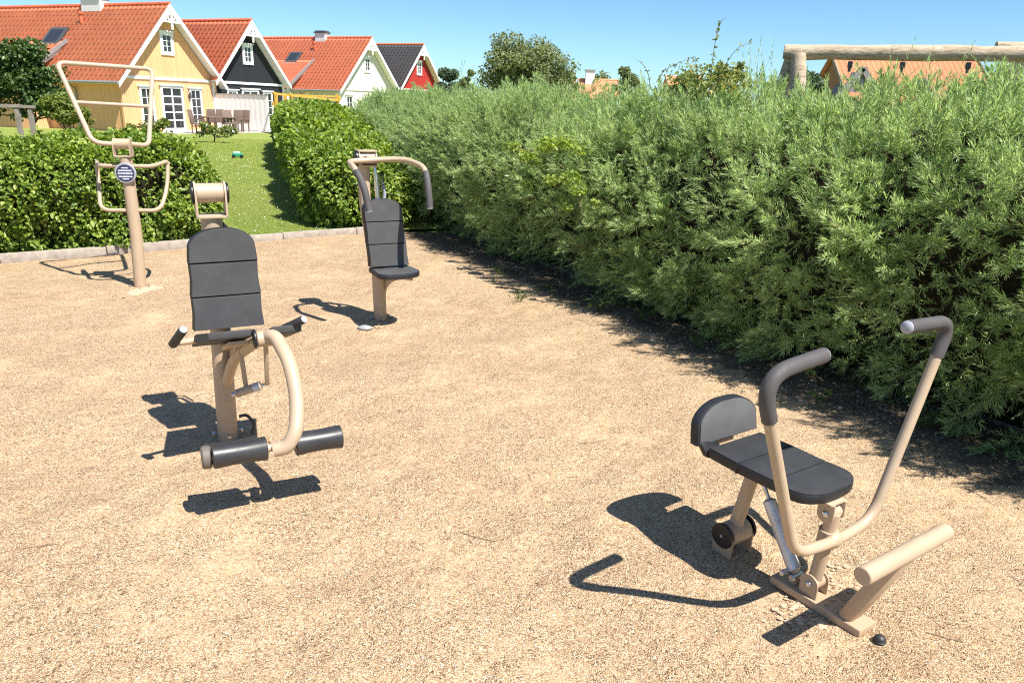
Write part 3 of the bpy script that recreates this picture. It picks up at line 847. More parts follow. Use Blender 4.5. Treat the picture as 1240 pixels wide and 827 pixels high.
# lawn grass blades
def blades(n):
    y = 8.9 + rng.random(n) ** 1.6 * 24
    t_ = (y - 8.9) / 28.0
    x = lerp(-4.2, -19.0, t_) + rng.random(n) * lerp(2.1, 8.0, t_)
    ok = ((x - K0.x) * kn.x + (y - K0.y) * kn.y > 0.16)
    x, y = x[ok], y[ok]; n = len(x)
    P = np.stack([x, y, np.full(n, .022)], 1)
    D = unit(np.array([[0, 0, 1.0]]) + rand_dirs(n) * .8); D[:, 2] = np.abs(D[:, 2])
    s = np.clip(y / 11, 1, 2.4)
    return slim_leaves(P, D, rand_dirs(n), rng.uniform(.015, .035, n) * s ** .5, rng.uniform(.005, .008, n) * s)
v, f = blades(60000)
np_mesh('grass', v, f, M['grassblade'], kind='stuff', label='short mown grass blades of the lawn between the hedges', cat='grass')
# daisies and clover flowers in the lawn
n = 260
y = 9.6 + rng.random(n) ** 1.2 * 14; t_ = (y - 8.9) / 28.0
x = lerp(-4.0, -19.0, t_) + rng.random(n) * lerp(1.9, 8.0, t_)
P = np.stack([x, y, np.full(n, .05)], 1)
M['daisy'] = mat('white_petals', (0.8, 0.8, 0.76), 0.7)
v, f = broad_leaves(P, np.tile([1.0, 0, 0], (n, 1)), np.tile([0, -.4, 1.0], (n, 1)), np.full(n, .013) * (y / 11), np.full(n, .013) * (y / 11))
np_mesh('lawn_flowers', v, f, M['daisy'], kind='stuff', label='tiny white daisies scattered in the lawn grass', cat='flowers')

# ================================================================== exercise machines
# machine frames: x = the user's lateral axis, -y = the way the user faces, z = up
def p_(l, f, z): return Vector((l, -f, z))

def pad_outline(w_bot, w_top, h, rtop, n=10, z0=0.0):
    """seat-back outline in (x, z): straight bottom corners, rounded top"""
    pts = [(-w_bot / 2, z0), (w_bot / 2, z0)]
    hw = w_top / 2
    for k in range(n + 1):
        a = math.pi / 2 * k / n
        pts.append((hw - rtop + rtop * math.cos(a), z0 + h - rtop * .62 + rtop * .62 * math.sin(a)))
    for k in range(n + 1):
        a = math.pi / 2 * (1 - k / n)
        pts.append((-hw + rtop - rtop * math.cos(a), z0 + h - rtop * .62 + rtop * .62 * math.sin(a)))
    return pts

def panels(mb, centre_x, f_bot, f_top, z0, h, w_bot, w_top, rtop, thick, n=3, gap=0.005, flare=0.0, skew=0.0):
    """a rubber backrest of n stacked panels, face towards -y; material 0 the face, 1 the sides"""
    outl = pad_outline(w_bot, w_top, h, rtop)
    def width_at(z): return lerp(w_bot, w_top, z / h)
    ph = h / n
    for i in range(n):
        a, b = i * ph + (gap / 2 if i else 0), (i + 1) * ph - (gap / 2 if i < n - 1 else 0)
        if i < n - 1:
            wa, wb = width_at(a) + .002, width_at(b) - .001
            o = [(-wa / 2, a), (wa / 2, a), (wb / 2 - .002, a + ph * .5), (wb / 2, b), (-wb / 2, b), (-wb / 2 + .002, a + ph * .5)]
        else:
            wa = width_at(a) + .004
            o = [(-wa / 2, a), (wa / 2, a)] + [q_ for q_ in outl[2:] if q_[1] > a + .01]
        def at(q_, back):
            t = q_[1] / h
            return Vector((centre_x + skew * (1 - t) + q_[0] * (1 + flare * back), -lerp(f_bot, f_top, t) + back * thick, z0 + q_[1]))
        bm = mb.bm
        A = [bm.verts.new(at(q_, 0) + Vector((0, 0, 0))) for q_ in o]
        cx = sum(v.co.x for v in A) / len(A); cz = sum(v.co.z for v in A) / len(A)
        A2 = [bm.verts.new(Vector((cx + (v.co.x - cx) * .975, v.co.y - .006, cz + (v.co.z - cz) * .965))) for v in A]
        B = [bm.verts.new(at(q_, 1)) for q_ in o]
        m_ = len(o)
        f = bm.faces.new(A2); f.material_index = 0
        f = bm.faces.new(B[::-1]); f.material_index = 1
        for j in range(m_):
            k = (j + 1) % m_
            f = bm.faces.new((A2[j], A[j], A[k], A2[k])[::-1]); f.material_index = 0
            f = bm.faces.new((A[j], B[j], B[k], A[k])[::-1]); f.material_index = 1
    return mb

def footing(name, x, y, r, label, n=9, flat=False):
    """broken bits of pale concrete showing round a machine's foot"""
    mb = MB()
    for i in range(n * 6):
        a = random.uniform(0, 6.28); d = r * random.uniform(.35, 1.0)
        mb.ball((math.cos(a) * d, math.sin(a) * d, -.002), random.uniform(.004, .012), (1.3, .9, .5), 2, .25)
    if flat: mb.ball((0, 0, -.004), r * .66, (1, 1, .06), 4, .08)
    o = mb.build(name, M['concrete'], smooth=0, label=label, cat='concrete', kind='stuff')
    o.location = (x, y, ground_z(x, y) + .002)
    return o

def bolts(root, pts, r=.011):
    for q_ in pts:
        MB().cyl(q_, Vector(q_) + Vector((0, 0, .016)), r, 6).build('bolt', M['steel'], root)

# ---- A: leg machine -------------------------------------------------
def leg_machine():
    bx, by = -1.488, 3.589
    root = empty('leg_exercise_machine', (bx, by, 0), R(27), label='beige leg exercise machine with grey three-panel backrest and black foot rollers', cat='exercise machine')
    mb = MB()
    mb.tube([p_(.0, 0, -.02), p_(.012, 0, .6), p_(.018, -.01, 1.15)], .05, 28)
    mb.build('post', M['beige'], root)
    bolts(root, [p_(.068, 0, .012), p_(-.068, 0, .012), p_(0, .068, .012), p_(0, -.068, .012)])
    mb = MB()                                                          # head: box frame holding a cross cylinder
    mb.box(p_(.02, 0, 1.155), (.142, .11, .012), bevel=.002)
    for s in (-1, 1):
        pl = [p_(.02 + s * .071, -.055, 1.15), p_(.02 + s * .071, .055, 1.15)] + [p_(.02 + s * .071, .055 * math.cos(a), 1.265 + .055 * math.sin(a)) for a in [math.pi * k / 10 for k in range(11)]]
        mb.prism(pl, Vector((-s * .009, 0, 0)))
    mb.cyl(p_(-.04, 0, 1.265), p_(.08, 0, 1.265), .046, 28)
    mb.build('head_bracket', M['beige'], root)
    for s in (-1, 1):
        MB().cyl(p_(.02 + s * .072, 0, 1.262), p_(.02 + s * .084, 0, 1.262), .05, 28, bevel=.003).build('end_cap', M['black'], root)
    mb = panels(MB(), .045, .135, .11, .625, .485, .325, .300, .148, .045, flare=.03)
    mb.build('backrest', [M['pad'], M['pad_side']], root)
    MB().bar(p_(.03, .04, .78), p_(.03, .10, .78), .05, .20).bar(p_(.03, .04, .95), p_(.03, .09, .95), .05, .10).build('backrest_bracket', M['beige'], root)
    mb = MB()                                                          # cable cover behind the post
    mb.tube(round_path([p_(.065, -.02, 1.10), p_(.085, -.05, 1.06), p_(.085, -.05, .9)], .03, 5), .011, 10)
    mb.tube(round_path([p_(.07, -.06, 1.11), p_(.105, -.075, 1.07), p_(.105, -.07, .9)], .03, 5), .007, 10)
    mb.build('cable', M['grip_dark'], root)
    # seat: two rubber halves tipped up towards the front, with a gap for the arm
    tilt = math.atan2(.13, .36)
    for (x0, x1) in ((-.135, .100), (.185, .315)):
        o = [(x0, .15), (x1, .15), (x1, .53), (x0, .53)]
        pts = [p_(l, f, .552 + (f - .15) * math.tan(tilt)) for l, f in o]
        MB().prism(pts, Vector((0, 0, .036)), .005).build('seat', [M['pad']], root)
    MB().prism([p_(.0, .10, .50), p_(.22, .10, .50), p_(.22, .47, .635), p_(.0, .47, .635)], Vector((0, 0, .022)), .002).build('seat_frame', M['beige'], root)
    MB().box(p_(-.108, .534, .706), (.050, .004, .036)).build('seat_end_plate', M['roller'], root)
    # side handles
    for s, a, b, c in ((-1, (-.11, .44, .672), (-.222, .47, .676), (-.181, .555, .757)), (1, (.29, .44, .672), (.25, .47, .694), (.322, .555, .752))):
        t_ = MB().tube(round_path([p_(*a), p_(*b), lerp(p_(*b), p_(*c), .4)], .03, 5), .014, 14).build('handle', M['beige'], root)
        d = (p_(*c) - p_(*b)).normalized()
        MB().tube([p_(*b) - d * .012, p_(*b) - d * .008, p_(*c) - d * .004, p_(*c)], [.013, .0195, .0195, .017], 18).build('grip', M['grip_dark'], t_)
        MB().cyl(p_(*c), p_(*c) + d * .006, .0165, 18, bevel=.002).build('grip_cap', M['plastic_grey'], t_)
    # bent strut from post to pivot, and gusset
    MB().tube(round_path([p_(.015, .035, .31), p_(.045, .22, .50), p_(.12, .50, .655), p_(.135, .55, .672)], [0, .2, .12, 0], 8), .027, 16).build('strut', M['beige'], root)
    MB().prism([p_(.04, .04, .60), p_(.04, .36, .60), p_(.04, .26, .52), p_(.04, .04, .36)], Vector((.012, 0, 0)), .002).build('gusset', M['beige'], root)
    MB().cyl(p_(.112, .55, .680), p_(.188, .55, .680), .036, 24, bevel=.004).build('pivot', M['beige'], root)
    MB().cyl(p_(.099, .55, .684), p_(.111, .55, .684), .043, 24, bevel=.003).build('pivot_cap', M['black'], root)
    # swinging arm
    arm = round_path([p_(.145, .53, .680), p_(.185, .60, .705), p_(.222, .74, .615), p_(.220, .86, .48), p_(.190, .95, .385), p_(.150, .955, .325), p_(.10, .94, .315)], [0, .07, .16, .16, .12, .06, 0], 8)
    MB().tube(arm, .031, 20).build('swing_arm', M['beige'], root)
    # damper on thin hangers
    d = MB().tube([p_(.024, .34, .356), p_(.03, .342, .358), p_(.132, .376, .394), p_(.137, .378, .396)], [.014, .021, .021, .016], 18).build('damper', M['beige'], root)
    MB().cyl(p_(.106, .367, .385), p_(.135, .377, .395), .0225, 18).build('damper_collar', M['silver'], d)
    MB().tube([p_(.010, .335, .351), p_(.024, .34, .356), p_(.137, .378, .396), p_(.165, .39, .405)], [.012, .012, .008, .008], 12).build('damper_rod', M['steel'], d)
    for a, b in (((.16, .48, .64), (.165, .395, .400)), ((.06, .36, .60), (.072, .355, .395))):
        MB().bar(p_(*a), p_(*b), .006, .022, (1, 0, 0), .002).build('hanger', M['beige'], root)
    # foot rollers: a front pair and a second pair close behind
    def roller(l0, l1, f0, z, r=.049):
        n = 9
        pts = [p_(lerp(l0, l1, t / n), f0, z) for t in range(n + 1)]
        rs = [r * (.93 + .10 * (2 * t / n - 1) ** 2) for t in range(n + 1)]
        e = (pts[-1] - pts[0]).normalized() * .004
        return MB().tube([pts[0] - e] + pts + [pts[-1] + e], [r * .88] + rs + [r * .88], 28).build('foot_roller', M['roller'], root)
    roller(-.135, .068, .93, .325); roller(.189, .378, .93, .322)
    roller(-.155, .045, .835, .295, .045); roller(.20, .385, .835, .285, .045)
    MB().cyl(p_(-.14, .93, .325), p_(.385, .93, .322), .016, 16).build('roller_axle', M['beige'], root)
    MB().cyl(p_(-.155, .835, .295), p_(.39, .835, .285), .014, 14).build('roller_axle', M['beige'], root)
    MB().bar(p_(.11, .94, .325), p_(.11, .82, .29), .03, .03).build('roller_link', M['beige'], root)
    MB().cyl(p_(-.178, .895, .312), p_(-.141, .895, .312), .0475, 24, bevel=.006).build('roller_cap', M['roller_dust'], root)
    MB().tube(round_path([p_(.06, .03, .11), p_(.10, .03, .115), p_(.135, .05, .06), p_(.115, .05, .01)], .03, 5), .008, 10).build('hose', M['grip_dark'], root)
leg_machine()

# ---- B: chest machine ------------------------------------------------
def chest_machine():
    bx, by = -1.086, 5.878
    root = empty('seated_chest_machine', (bx, by, 0), R(27), label='beige seated chest machine with curved overhead arms, before the hedge gap', cat='exercise machine')
    MB().tube([p_(0, 0, -.02), p_(-.012, 0, .47), p_(-.045, -.03, .62), p_(-.085, -.055, .95), p_(-.09, -.055, 1.26)], [.052, .052, .05, .047, .047], 28).build('post', M['beige'], root)
    bolts(root, [p_(.08, 0, .012), p_(-.08, 0, .012), p_(0, .08, .012), p_(0, -.08, .012), p_(.11, .03, .0)])
    mb = MB()
    mb.box(p_(-.075, -.02, 1.235), (.15, .12, .012), bevel=.002)
    for s in (-1, 1):
        x = -.075 + s * .07
        pl = [p_(x, -.08, 1.23), p_(x, .05, 1.23)] + [p_(x, -.02 + .065 * math.cos(a), 1.29 + .06 * math.sin(a)) for a in [math.pi * k / 10 for k in range(11)]]
        mb.prism(pl, Vector((-s * .009, 0, 0)))
    mb.cyl(p_(-.14, -.02, 1.29), p_(-.01, -.02, 1.29), .05, 26)
    mb.box(p_(-.075, -.02, 1.345), (.15, .10, .012), bevel=.003)
    mb.build('head_bracket', M['beige'], root)
    MB().cyl(p_(-.165, -.02, 1.29), p_(-.146, -.02, 1.29), .058, 26, bevel=.003).build('end_cap', M['black'], root)
    # overhead arm: one bent tube with two rubber grips
    L_ = [p_(.0, .06, 1.285), p_(-.245, .09, 1.275), p_(-.262, .34, 1.245), p_(-.225, .43, 1.13), p_(-.205, .47, .955)]
    R_ = [p_(-.02, .06, 1.285), p_(.19, .13, 1.295), p_(.265, .36, 1.25), p_(.255, .45, 1.12), p_(.255, .48, .965)]
    Lp = round_path(L_, [0, .07, .09, .12, 0], 8); Rp = round_path(R_, [0, .16, .14, .12, 0], 8)
    full = Lp[::-1] + Rp[1:]
    arm = MB().tube(full, .0205, 16).build('overhead_arm', M['beige'], root)
    for P in (Lp, Rp):
        g = [q_ for q_ in P if q_.z < 1.225]
        MB().tube(g, .0255, 16).build('grip', M['grip'], arm)
        d = (g[-1] - g[-2]).normalized()
        MB().cyl(g[-1], g[-1] + d * .008, .0235, 16, bevel=.002).build('grip_cap', M['plastic_grey'], arm)
    MB().bar(p_(-.075, -.01, 1.285), p_(-.06, .075, 1.285), .075, .055, bevel=.004).build('arm_bracket', M['beige'], root)
    # hydraulic cylinder beside the post, spring
    MB().tube([p_(-.02, .0, 1.23), p_(-.012, .01, 1.17), p_(-.012, .01, 1.168), p_(.0, .02, .92)], [.012, .012, .02, .02], 16).build('damper', M['steel'], root)
    sp_ = [p_(.045 + .018 * math.cos(a * .9), -.02 + .018 * math.sin(a * .9), 1.165 - .0035 * a) for a in range(36)]
    MB().tube(sp_, .0035, 6).build('spring', M['grip_dark'], root)
    MB().tube(round_path([p_(.05, -.02, 1.10), p_(.07, -.02, 1.0), p_(.03, -.01, .90)], .05, 5), .013, 10).build('cable', M['plastic_grey'], root)
    mb = panels(MB(), .008, .165, .09, .478, .512, .31, .30, .13, .055, flare=.04, skew=.03)
    mb.build('backrest', [M['pad'], M['pad_side']], root)
    MB().bar(p_(-.01, .0, .70), p_(.0, .09, .70), .06, .25).build('backrest_bracket', M['beige'], root)
    # seat: rounded at the front
    o = [(-.115, .10), (.20, .04)]
    for k in range(9):
        a = math.pi / 2 * k / 8
        o.append((.10 + .13 * math.cos(a), .29 + .13 * math.sin(a)))
    for k in range(9):
        a = math.pi / 2 * k / 8
        o.append((-.03 - .085 * math.sin(a), .335 + .085 * math.cos(a)))
    MB().prism([p_(l, f, .425) for l, f in o], Vector((0, 0, .036)), .005).build('seat', [M['pad_side']], root)
    MB().prism([p_(l * .955 + .002, f * .95 + .008, .4605) for l, f in o], Vector((0, 0, .003)), .001).build('seat_panel', M['pad'], root)
    gq = lambda q, z: p_(lerp(.030, .155, q), lerp(.030, .34, q), z)
    g = [gq(0, .424), gq(1, .424), gq(1, .388)] + [gq(.95 * (1 - math.sin(t)), .215 + .170 * math.cos(t)) for t in [math.pi / 2 * k / 10 for k in range(11)]]
    MB().prism(g, Vector((.012, .004, 0)), .001).build('seat_gusset', M['beige'], root)
    MB().bar(p_(-.02, .03, .405), p_(.16, .10, .405), .05, .03, bevel=.003).build('seat_frame', M['beige'], root)
chest_machine()
footing('concrete_crumbs', -1.17, 5.70, .14, 'white crumbled concrete in front of the chest machine post', 8)
st_ = MB().ball((0, 0, .015), .045, (1.3, .8, .5), 3, .06).build('grey_stone', worn('smooth_grey_stone', (.30, .30, .30), .7, .15, 12), label='smooth grey stone in the shadow at the foot of the chest machine', cat='stone')
q_ = ground_px(442, 398); st_.location = (q_.x, q_.y, ground_z(q_.x, q_.y))

# ---- C: frame machine with the round plate ----------------------------
def frame_machine():
    bx, by = -3.471, 6.714
    root = empty('frame_exercise_machine', (bx, by, 0), R(12), label='tall beige post with trapezoid tube frame, lower hand loop and round plate', cat='exercise machine')
    MB().tube([p_(0, 0, -.02), p_(.02, 0, .5), p_(.012, 0, 1.17)], .052, 28).build('post', M['beige'], root)
    bolts(root, [p_(.08, .02, .012), p_(-.08, .02, .012), p_(.02, .085, .012), p_(0, -.08, .012)], .013)
    mb = MB()
    mb.box(p_(0, 0, 1.185), (.142, .11, .012), bevel=.002)
    for s in (-1, 1):
        x = s * .071
        pl = [p_(x, -.055, 1.18), p_(x, .055, 1.18)] + [p_(x, .055 * math.cos(a), 1.29 + .05 * math.sin(a)) for a in [math.pi * k / 10 for k in range(11)]]
        mb.prism(pl, Vector((-s * .009, 0, 0)))
    mb.cyl(p_(-.062, 0, 1.29), p_(.062, 0, 1.29), .045, 26)
    mb.build('head_bracket', M['beige'], root)
    TL, TR, BL, BR = p_(-.536, -.30, 1.955), p_(.150, -.71, 1.94), p_(-.216, .07, 1.30), p_(.180, -.14, 1.27)
    tr = [p_(-.06, .03, 1.288), BL, TL, TR, BR, p_(.06, -.03, 1.288)]
    MB().tube(round_path(tr, [0, .09, .075, .075, .07, 0], 8), .0205, 16).build('trapezoid_frame', M['beige'], root)
    MB().tube([lerp(BL, TL, .5) + Vector((.01, 0, 0)), lerp(BR, TR, .5) - Vector((.01, 0, 0))], .0165, 14).build('cross_bar', M['beige'], root)
    lp = [p_(-.0, 0, 1.10), p_(-.22, .0, 1.10), p_(-.30, -.24, 1.115), p_(-.29, -.18, .93), p_(-.25, 0, .712), p_(.25, 0, .708), p_(.29, -.18, .90), p_(.30, -.25, 1.13), p_(.22, 0, 1.10), p_(.0, 0, 1.10)]
    MB().tube(round_path(lp, [0, .08, .05, .12, .09, .09, .12, .05, .08, 0], 7), .0175, 14).build('hand_loop', M['beige'], root)
    pl = MB().cyl(p_(.012, .052, 1.045), p_(.012, .068, 1.045), .088, 40, bevel=.004).build('round_plate', M['plastic_grey'], root)
    face = worn('plate_print', (.035, .04, .085), .5, .1, 20); pale = worn('plate_letters', (.55, .57, .68), .5, .05, 20)
    MB().cyl(p_(.012, .068, 1.045), p_(.012, .0705, 1.045), .074, 36).build('plate_print', face, pl)
    lt = MB()
    for zz, hw, hh in ((.045, .026, .010), (.022, .055, .012), (-.030, .056, .012), (-.05, .026, .010)):
        lt.box(p_(.012, .0715, 1.045 + zz), (hw * 2, .002, hh))
    x = -.06
    for w in (.011, .007, .012, .016, .010, .013, .009, .013):             # illegible worn lettering
        lt.box(p_(.012 + x + w / 2, .0715, 1.043), (w, .002, .018 + random.uniform(-.003, .003))); x += w + .004
    lt.build('plate_lettering', pale, pl, smooth=0)
frame_machine()
footing('concrete_crumbs', -3.37, 6.60, .27, 'round pale concrete footing at the base of the tall frame post', 14, True)

# ---- D: rowing machine ---------------------------------------------------
def rower():
    a_ = R(34)
    bx, by = 1.182 - .08 * math.cos(a_), 2.408 - .08 * math.sin(a_)
    root = empty('rowing_machine', (bx, by, 0), a_, label='beige rowing bench with black seat, tall U handle and footrest bar, nearest machine', cat='exercise machine')
    MB().box(p_(0, .065, .016), (.098, .37, .032), bevel=.004).build('base_plate', M['beige'], root)
    for l, f in ((.02, .10), (-.02, .10), (.025, .145), (-.025, .145)):
        MB().cyl(p_(l, f, .033), p_(l, f, .039), .007, 6).build('bolt', M['beige'], root)
    MB().tube([p_(0, .185, .03), p_(0, .32, .345)], [.036, .044], 4).build('footrest_strut', M['beige'], root) if False else \
        MB().bar(p_(0, .175, .025), p_(0, .315, .345), .082, .050, (0, -.35, 1), .012).build('footrest_strut', M['beige'], root)
    MB().cyl(p_(-.245, .32, .362), p_(.245, .32, .364), .0295, 32, bevel=.003).build('footrest_bar', M['beige'], root)
    def clevis(f, z0, z1, r, name, up=True):
        mb = MB()
        for s in (-1, 1):
            arc = [p_(s * .036, f + r * math.cos(t), (z1 - r if up else z0 + r) + (r if up else -r) * math.sin(t)) for t in [math.pi * k / 12 for k in range(13)]]
            e = z0 if up else z1
            mb.prism([p_(s * .036, f - r, e), p_(s * .036, f + r, e)] + arc, Vector((-s * .007, 0, 0)), .001)
        return mb.build(name, M['beige'], root)
    clevis(.03, .033, .118, .036, 'lower_clevis')
    zc = .080
    MB().cyl(p_(-.028, .03, zc), p_(.028, .03, zc), .027, 22).build('lower_bearing', M['beige'], root)
    for s in (-1, 1): MB().ball(p_(s * .038, .03, zc), .012, (.6, 1, 1), 3).build('clevis_bolt', M['steel'], root)
    MB().tube([p_(0, .03, .09), p_(0, .055, .375)], .0245, 22).build('post', M['beige'], root)
    mb = MB()
    for s in (-1, 1):
        arc = [p_(s * .036, .045 + .032 * math.cos(t), .372 - .030 * math.sin(t)) for t in [math.pi * k / 12 for k in range(13)]]
        mb.prism([p_(s * .036, .015, .418), p_(s * .036, .077, .418)][::-1] + arc[::-1], Vector((-s * .008, 0, 0)), .001)
    mb.box(p_(0, .0, .418), (.09, .14, .008), bevel=.002)
    mb.build('upper_clevis', M['beige'], root)
    MB().cyl(p_(-.027, .047, .375), p_(.027, .047, .375), .026, 22).build('upper_bearing', M['beige'], root)
    for s in (-1, 1): MB().ball(p_(s * .038, .047, .377), .013, (.6, 1, 1), 3).build('clevis_bolt', M['steel'], root)
    # seat
    SX = .014
    o = []
    prof = [(-.41, .152), (-.262, .160), (-.255, .160), (-.10, .155), (-.05, .160)]
    for f, w in prof: o.append((w, f))
    for k in range(1, 16):
        a = math.pi * k / 16
        c = math.cos(a); o.append((.160 * math.copysign(abs(c) ** .75, c), -.05 + .105 * math.sin(a) ** .8))
    for f, w in prof[::-1]: o.append((-w, f))
    MB().prism([p_(l + SX, f, .424) for l, f in o], Vector((0, 0, .036)), .005).build('seat', M['pad_side'], root)
    cuts = [-.41, -.262, -.105, .06]
    for i in range(3):
        lo, hi = cuts[i] + (.0025 if i else .004), cuts[i + 1] - .0025
        poly = []
        for l, f in o: poly.append((l * .975, min(max(f, lo), hi - (.006 if i == 2 else 0))))
        cl = []
        for q_ in poly:
            if not cl or (abs(q_[0] - cl[-1][0]) + abs(q_[1] - cl[-1][1])) > 1e-4: cl.append(q_)
        # keep only the outline inside the band
        cl = [q_ for j, q_ in enumerate(cl) if not (abs(q_[1] - lo) < 1e-6 and abs(cl[j - 1][1] - lo) < 1e-6 and abs(cl[(j + 1) % len(cl)][1] - lo) < 1e-6)]
        cl = [q_ for j, q_ in enumerate(cl) if not (abs(q_[1] - hi) < 1e-6 and abs(cl[j - 1][1] - hi) < 1e-6 and abs(cl[(j + 1) % len(cl)][1] - hi) < 1e-6)]
        MB().prism([p_(l + SX, f, .4602) for l, f in cl], Vector((0, 0, .0045)), .0015).build('seat_panel', M['pad_dark'], root)
    for s in (-1, 1):
        MB().box(p_(SX + s * .157, -.263, .442), (.010, .008, .038)).build('seat_joint', M['black'], root)
    # backrest
    ob = pad_outline(.352, .344, .158, .150, 12)
    tl = .15
    def bp(q_, y): return Vector((q_[0] + SX, .442 + (q_[1]) * tl + y, .460 + q_[1]))
    MB().prism([bp(q_, 0) for q_ in ob], Vector((0, .042, 0)), .005).build('backrest', M['pad_side'], root)
    MB().prism([bp((q_[0] * .94, .006 + q_[1] * .94), -.004) for q_ in ob], Vector((0, .006, 0)), .0015).build('backrest_panel', worn('worn_grey_rubber', (.105, .105, .108), .65, .14, 8, .3, 500, spec=.3), root)
    MB().prism([p_(-.07, -.455, .40), p_(.07, -.455, .40), p_(.07, -.475, .52), p_(-.07, -.475, .52)], Vector((0, .012, 0))).box(p_(0, -.42, .415), (.12, .10, .012)).build('backrest_bracket', M['beige'], root)
    MB().prism([p_(-.142, -.40, .425), p_(-.05, -.40, .425), p_(-.05, -.45, .47), p_(-.15, -.45, .49)], Vector((0, .03, 0)), .003).build('backrest_hinge_cover', M['black'], root)
    # rear leg and pivot drum
    MB().tube([p_(0, -.285, .415), p_(0, -.345, .10)], .0275, 22).build('rear_leg', M['beige'], root)
    MB().cyl(p_(-.052, -.345, .088), p_(.052, -.345, .088), .049, 32).build('pivot_drum', M['beige'], root)
    for s in (-1, 1):
        c = MB().cyl(p_(s * .066, -.345, .09), p_(s * .076, -.345, .09), .052, 32, bevel=.003).build('drum_cap', M['black'], root)
        MB().cyl(p_(s * .076, -.345, .09), p_(s * .079, -.345, .09), .006, 12).build('cap_bolt', M['plastic_grey'], c)
        MB().prism([p_(s * .064, -.395, .0), p_(s * .064, -.30, .0), p_(s * .064, -.297, .085), p_(s * .064, -.393, .085)], Vector((-s * .008, 0, 0)), .001).build('drum_bracket', M['beige'], root)
    MB().ball(p_(-.02, -.275, .405), .016, (1, 1, 1), 2).build('seat_bolt', M['plastic_grey'], root)
    # damper
    d = MB().tube([p_(0, -.055, .075), p_(0, -.06, .082), p_(0, -.205, .295), p_(0, -.21, .302)], [.018, .0255, .0255, .014], 22).build('damper', M['silver'], root)
    MB().tube([p_(0, -.205, .296), p_(0, -.265, .385)], .0075, 12).build('damper_rod', M['steel'], d)
    MB().cyl(p_(-.03, -.045, .055), p_(.03, -.045, .055), .015, 18, bevel=.003).cyl(p_(-.055, -.075, .072), p_(-.01, -.065, .072), .012, 14, bevel=.002).build('damper_eye', M['steel'], d)
    MB().box(p_(0, -.045, .045), (.05, .03, .025), bevel=.003).build('damper_lug', M['beige'], root)
    # U handle with clamp
    f0 = .078
    pts = [p_(-.250, f0, 1.005), p_(-.535, f0, .985), p_(-.237, f0, .300), p_(-.04, f0, .277), p_(.05, f0, .277), p_(.215, f0, .295), p_(.492, f0, 1.015), p_(.205, f0, 1.030)]
    hp = round_path(pts, [0, .13, .085, .05, .05, .13, .085, 0], 10)
    h = MB().tube(hp, .0195, 20).build('u_handle', M['beige'], root)
    for side in (0, 1):
        run = hp if side == 0 else hp[::-1]
        g, acc = [run[0]], 0
        for a, b in zip(run, run[1:]):
            ln = (b - a).length
            if acc + ln > .378:
                g.append(a.lerp(b, (.378 - acc) / ln)); break
            acc += ln; g.append(b)
        MB().tube(g, .0242, 20).build('grip', M['grip'], h)
        d_ = (g[0] - g[1]).normalized()
        MB().tube([g[0], g[0] + d_ * .004, g[0] + d_ * .010, g[0] + d_ * .013], [.023, .0225, .017, .006], 20).build('grip_cap', M['plastic_grey'], h)
    MB().tube([p_(0, .046, .245), p_(0, .050, .305)], .034, 22).ball(p_(0, .075, .277), .032, (1.3, .8, .9), 3).build('clamp', M['beige'], root)
rower()
q_ = ground_px(972, 742); footing('concrete_crumbs', q_.x, q_.y, .10, 'small pale concrete crumbs left of the rowing bench base plate', 7)
q_ = ground_px(1020, 700); footing('concrete_crumbs', q_.x, q_.y, .12, 'pale concrete behind the rowing bench base plate, under the U handle', 7)
q_ = ground_px(1064, 780)
cap = MB().ball((0, 0, .008), .0195, (1, 1, .85), 3).cyl((0, 0, 0), (0, 0, .006), .022, 20, bevel=.002).build('bolt_cap', M['grip_dark'], label='small black dome cap on the gravel in front of the footrest', cat='bolt cap')
cap.location = (q_.x, q_.y, ground_z(q_.x, q_.y))

# ================================================================== houses
def cladding(name, c, board=.12, rough=.75):
    mt = mat(name, c, rough, spec=.3); t = NT(mt); o = t.coord()
    sep = t.new('ShaderNodeSeparateXYZ'); t.link(o, sep.inputs[0])
    x = t.math('ADD', sep.outputs[0], sep.outputs[1])
    saw = t.math('FRACT', t.math('DIVIDE', x, board))
    cell = t.new('ShaderNodeTexWhiteNoise', noise_dimensions='1D'); t.link(t.math('FLOOR', t.math('DIVIDE', x, board)), cell.inputs['W'])
    lo = tuple(v * .93 for v in c); hi = tuple(min(1, v * 1.05) for v in c)
    cc = t.ramp(cell.outputs['Value'], [(0, lo), (1, hi)])
    cc = t.mix(t.ramp(t.noise(o, 1.3, 5, .7), [(.45, (0, 0, 0)), (.8, (.25, .25, .25))]), cc, tuple(v * .75 for v in c))
    t.link(cc, t.b.inputs['Base Color'])
    h = t.ramp(saw, [(0, (0, 0, 0)), (.12, (1, 1, 1)), (.88, (1, 1, 1)), (1, (0, 0, 0))])
    t.link(t.bump(h, .8, .02), t.b.inputs['Normal'])
    return mt
def tile_mat(name, c, dark):
    mt = mat(name, c, .6, spec=.35); t = NT(mt); o = t.coord()
    n1 = t.ramp(t.noise(o, .7, 5, .7), [(.3, tuple(v * .86 for v in c)), (.7, tuple(min(1, v * 1.1) for v in c))])
    wn_ = t.new('ShaderNodeTexVoronoi', Scale=3.2); t.link(o, wn_.inputs['Vector'])
    s_ = t.new('ShaderNodeSeparateColor'); t.link(wn_.outputs['Color'], s_.inputs[0])
    c2 = t.mix(t.math('MULTIPLY', s_.outputs[0], .35), n1, dark)
    t.link(c2, t.b.inputs['Base Color']); return mt
M['tiles_red'] = tile_mat('red_clay_tiles', (.84, .245, .125), (.66, .165, .08))
M['tiles_grey'] = tile_mat('dark_grey_tiles', (.135, .122, .118), (.09, .085, .085))
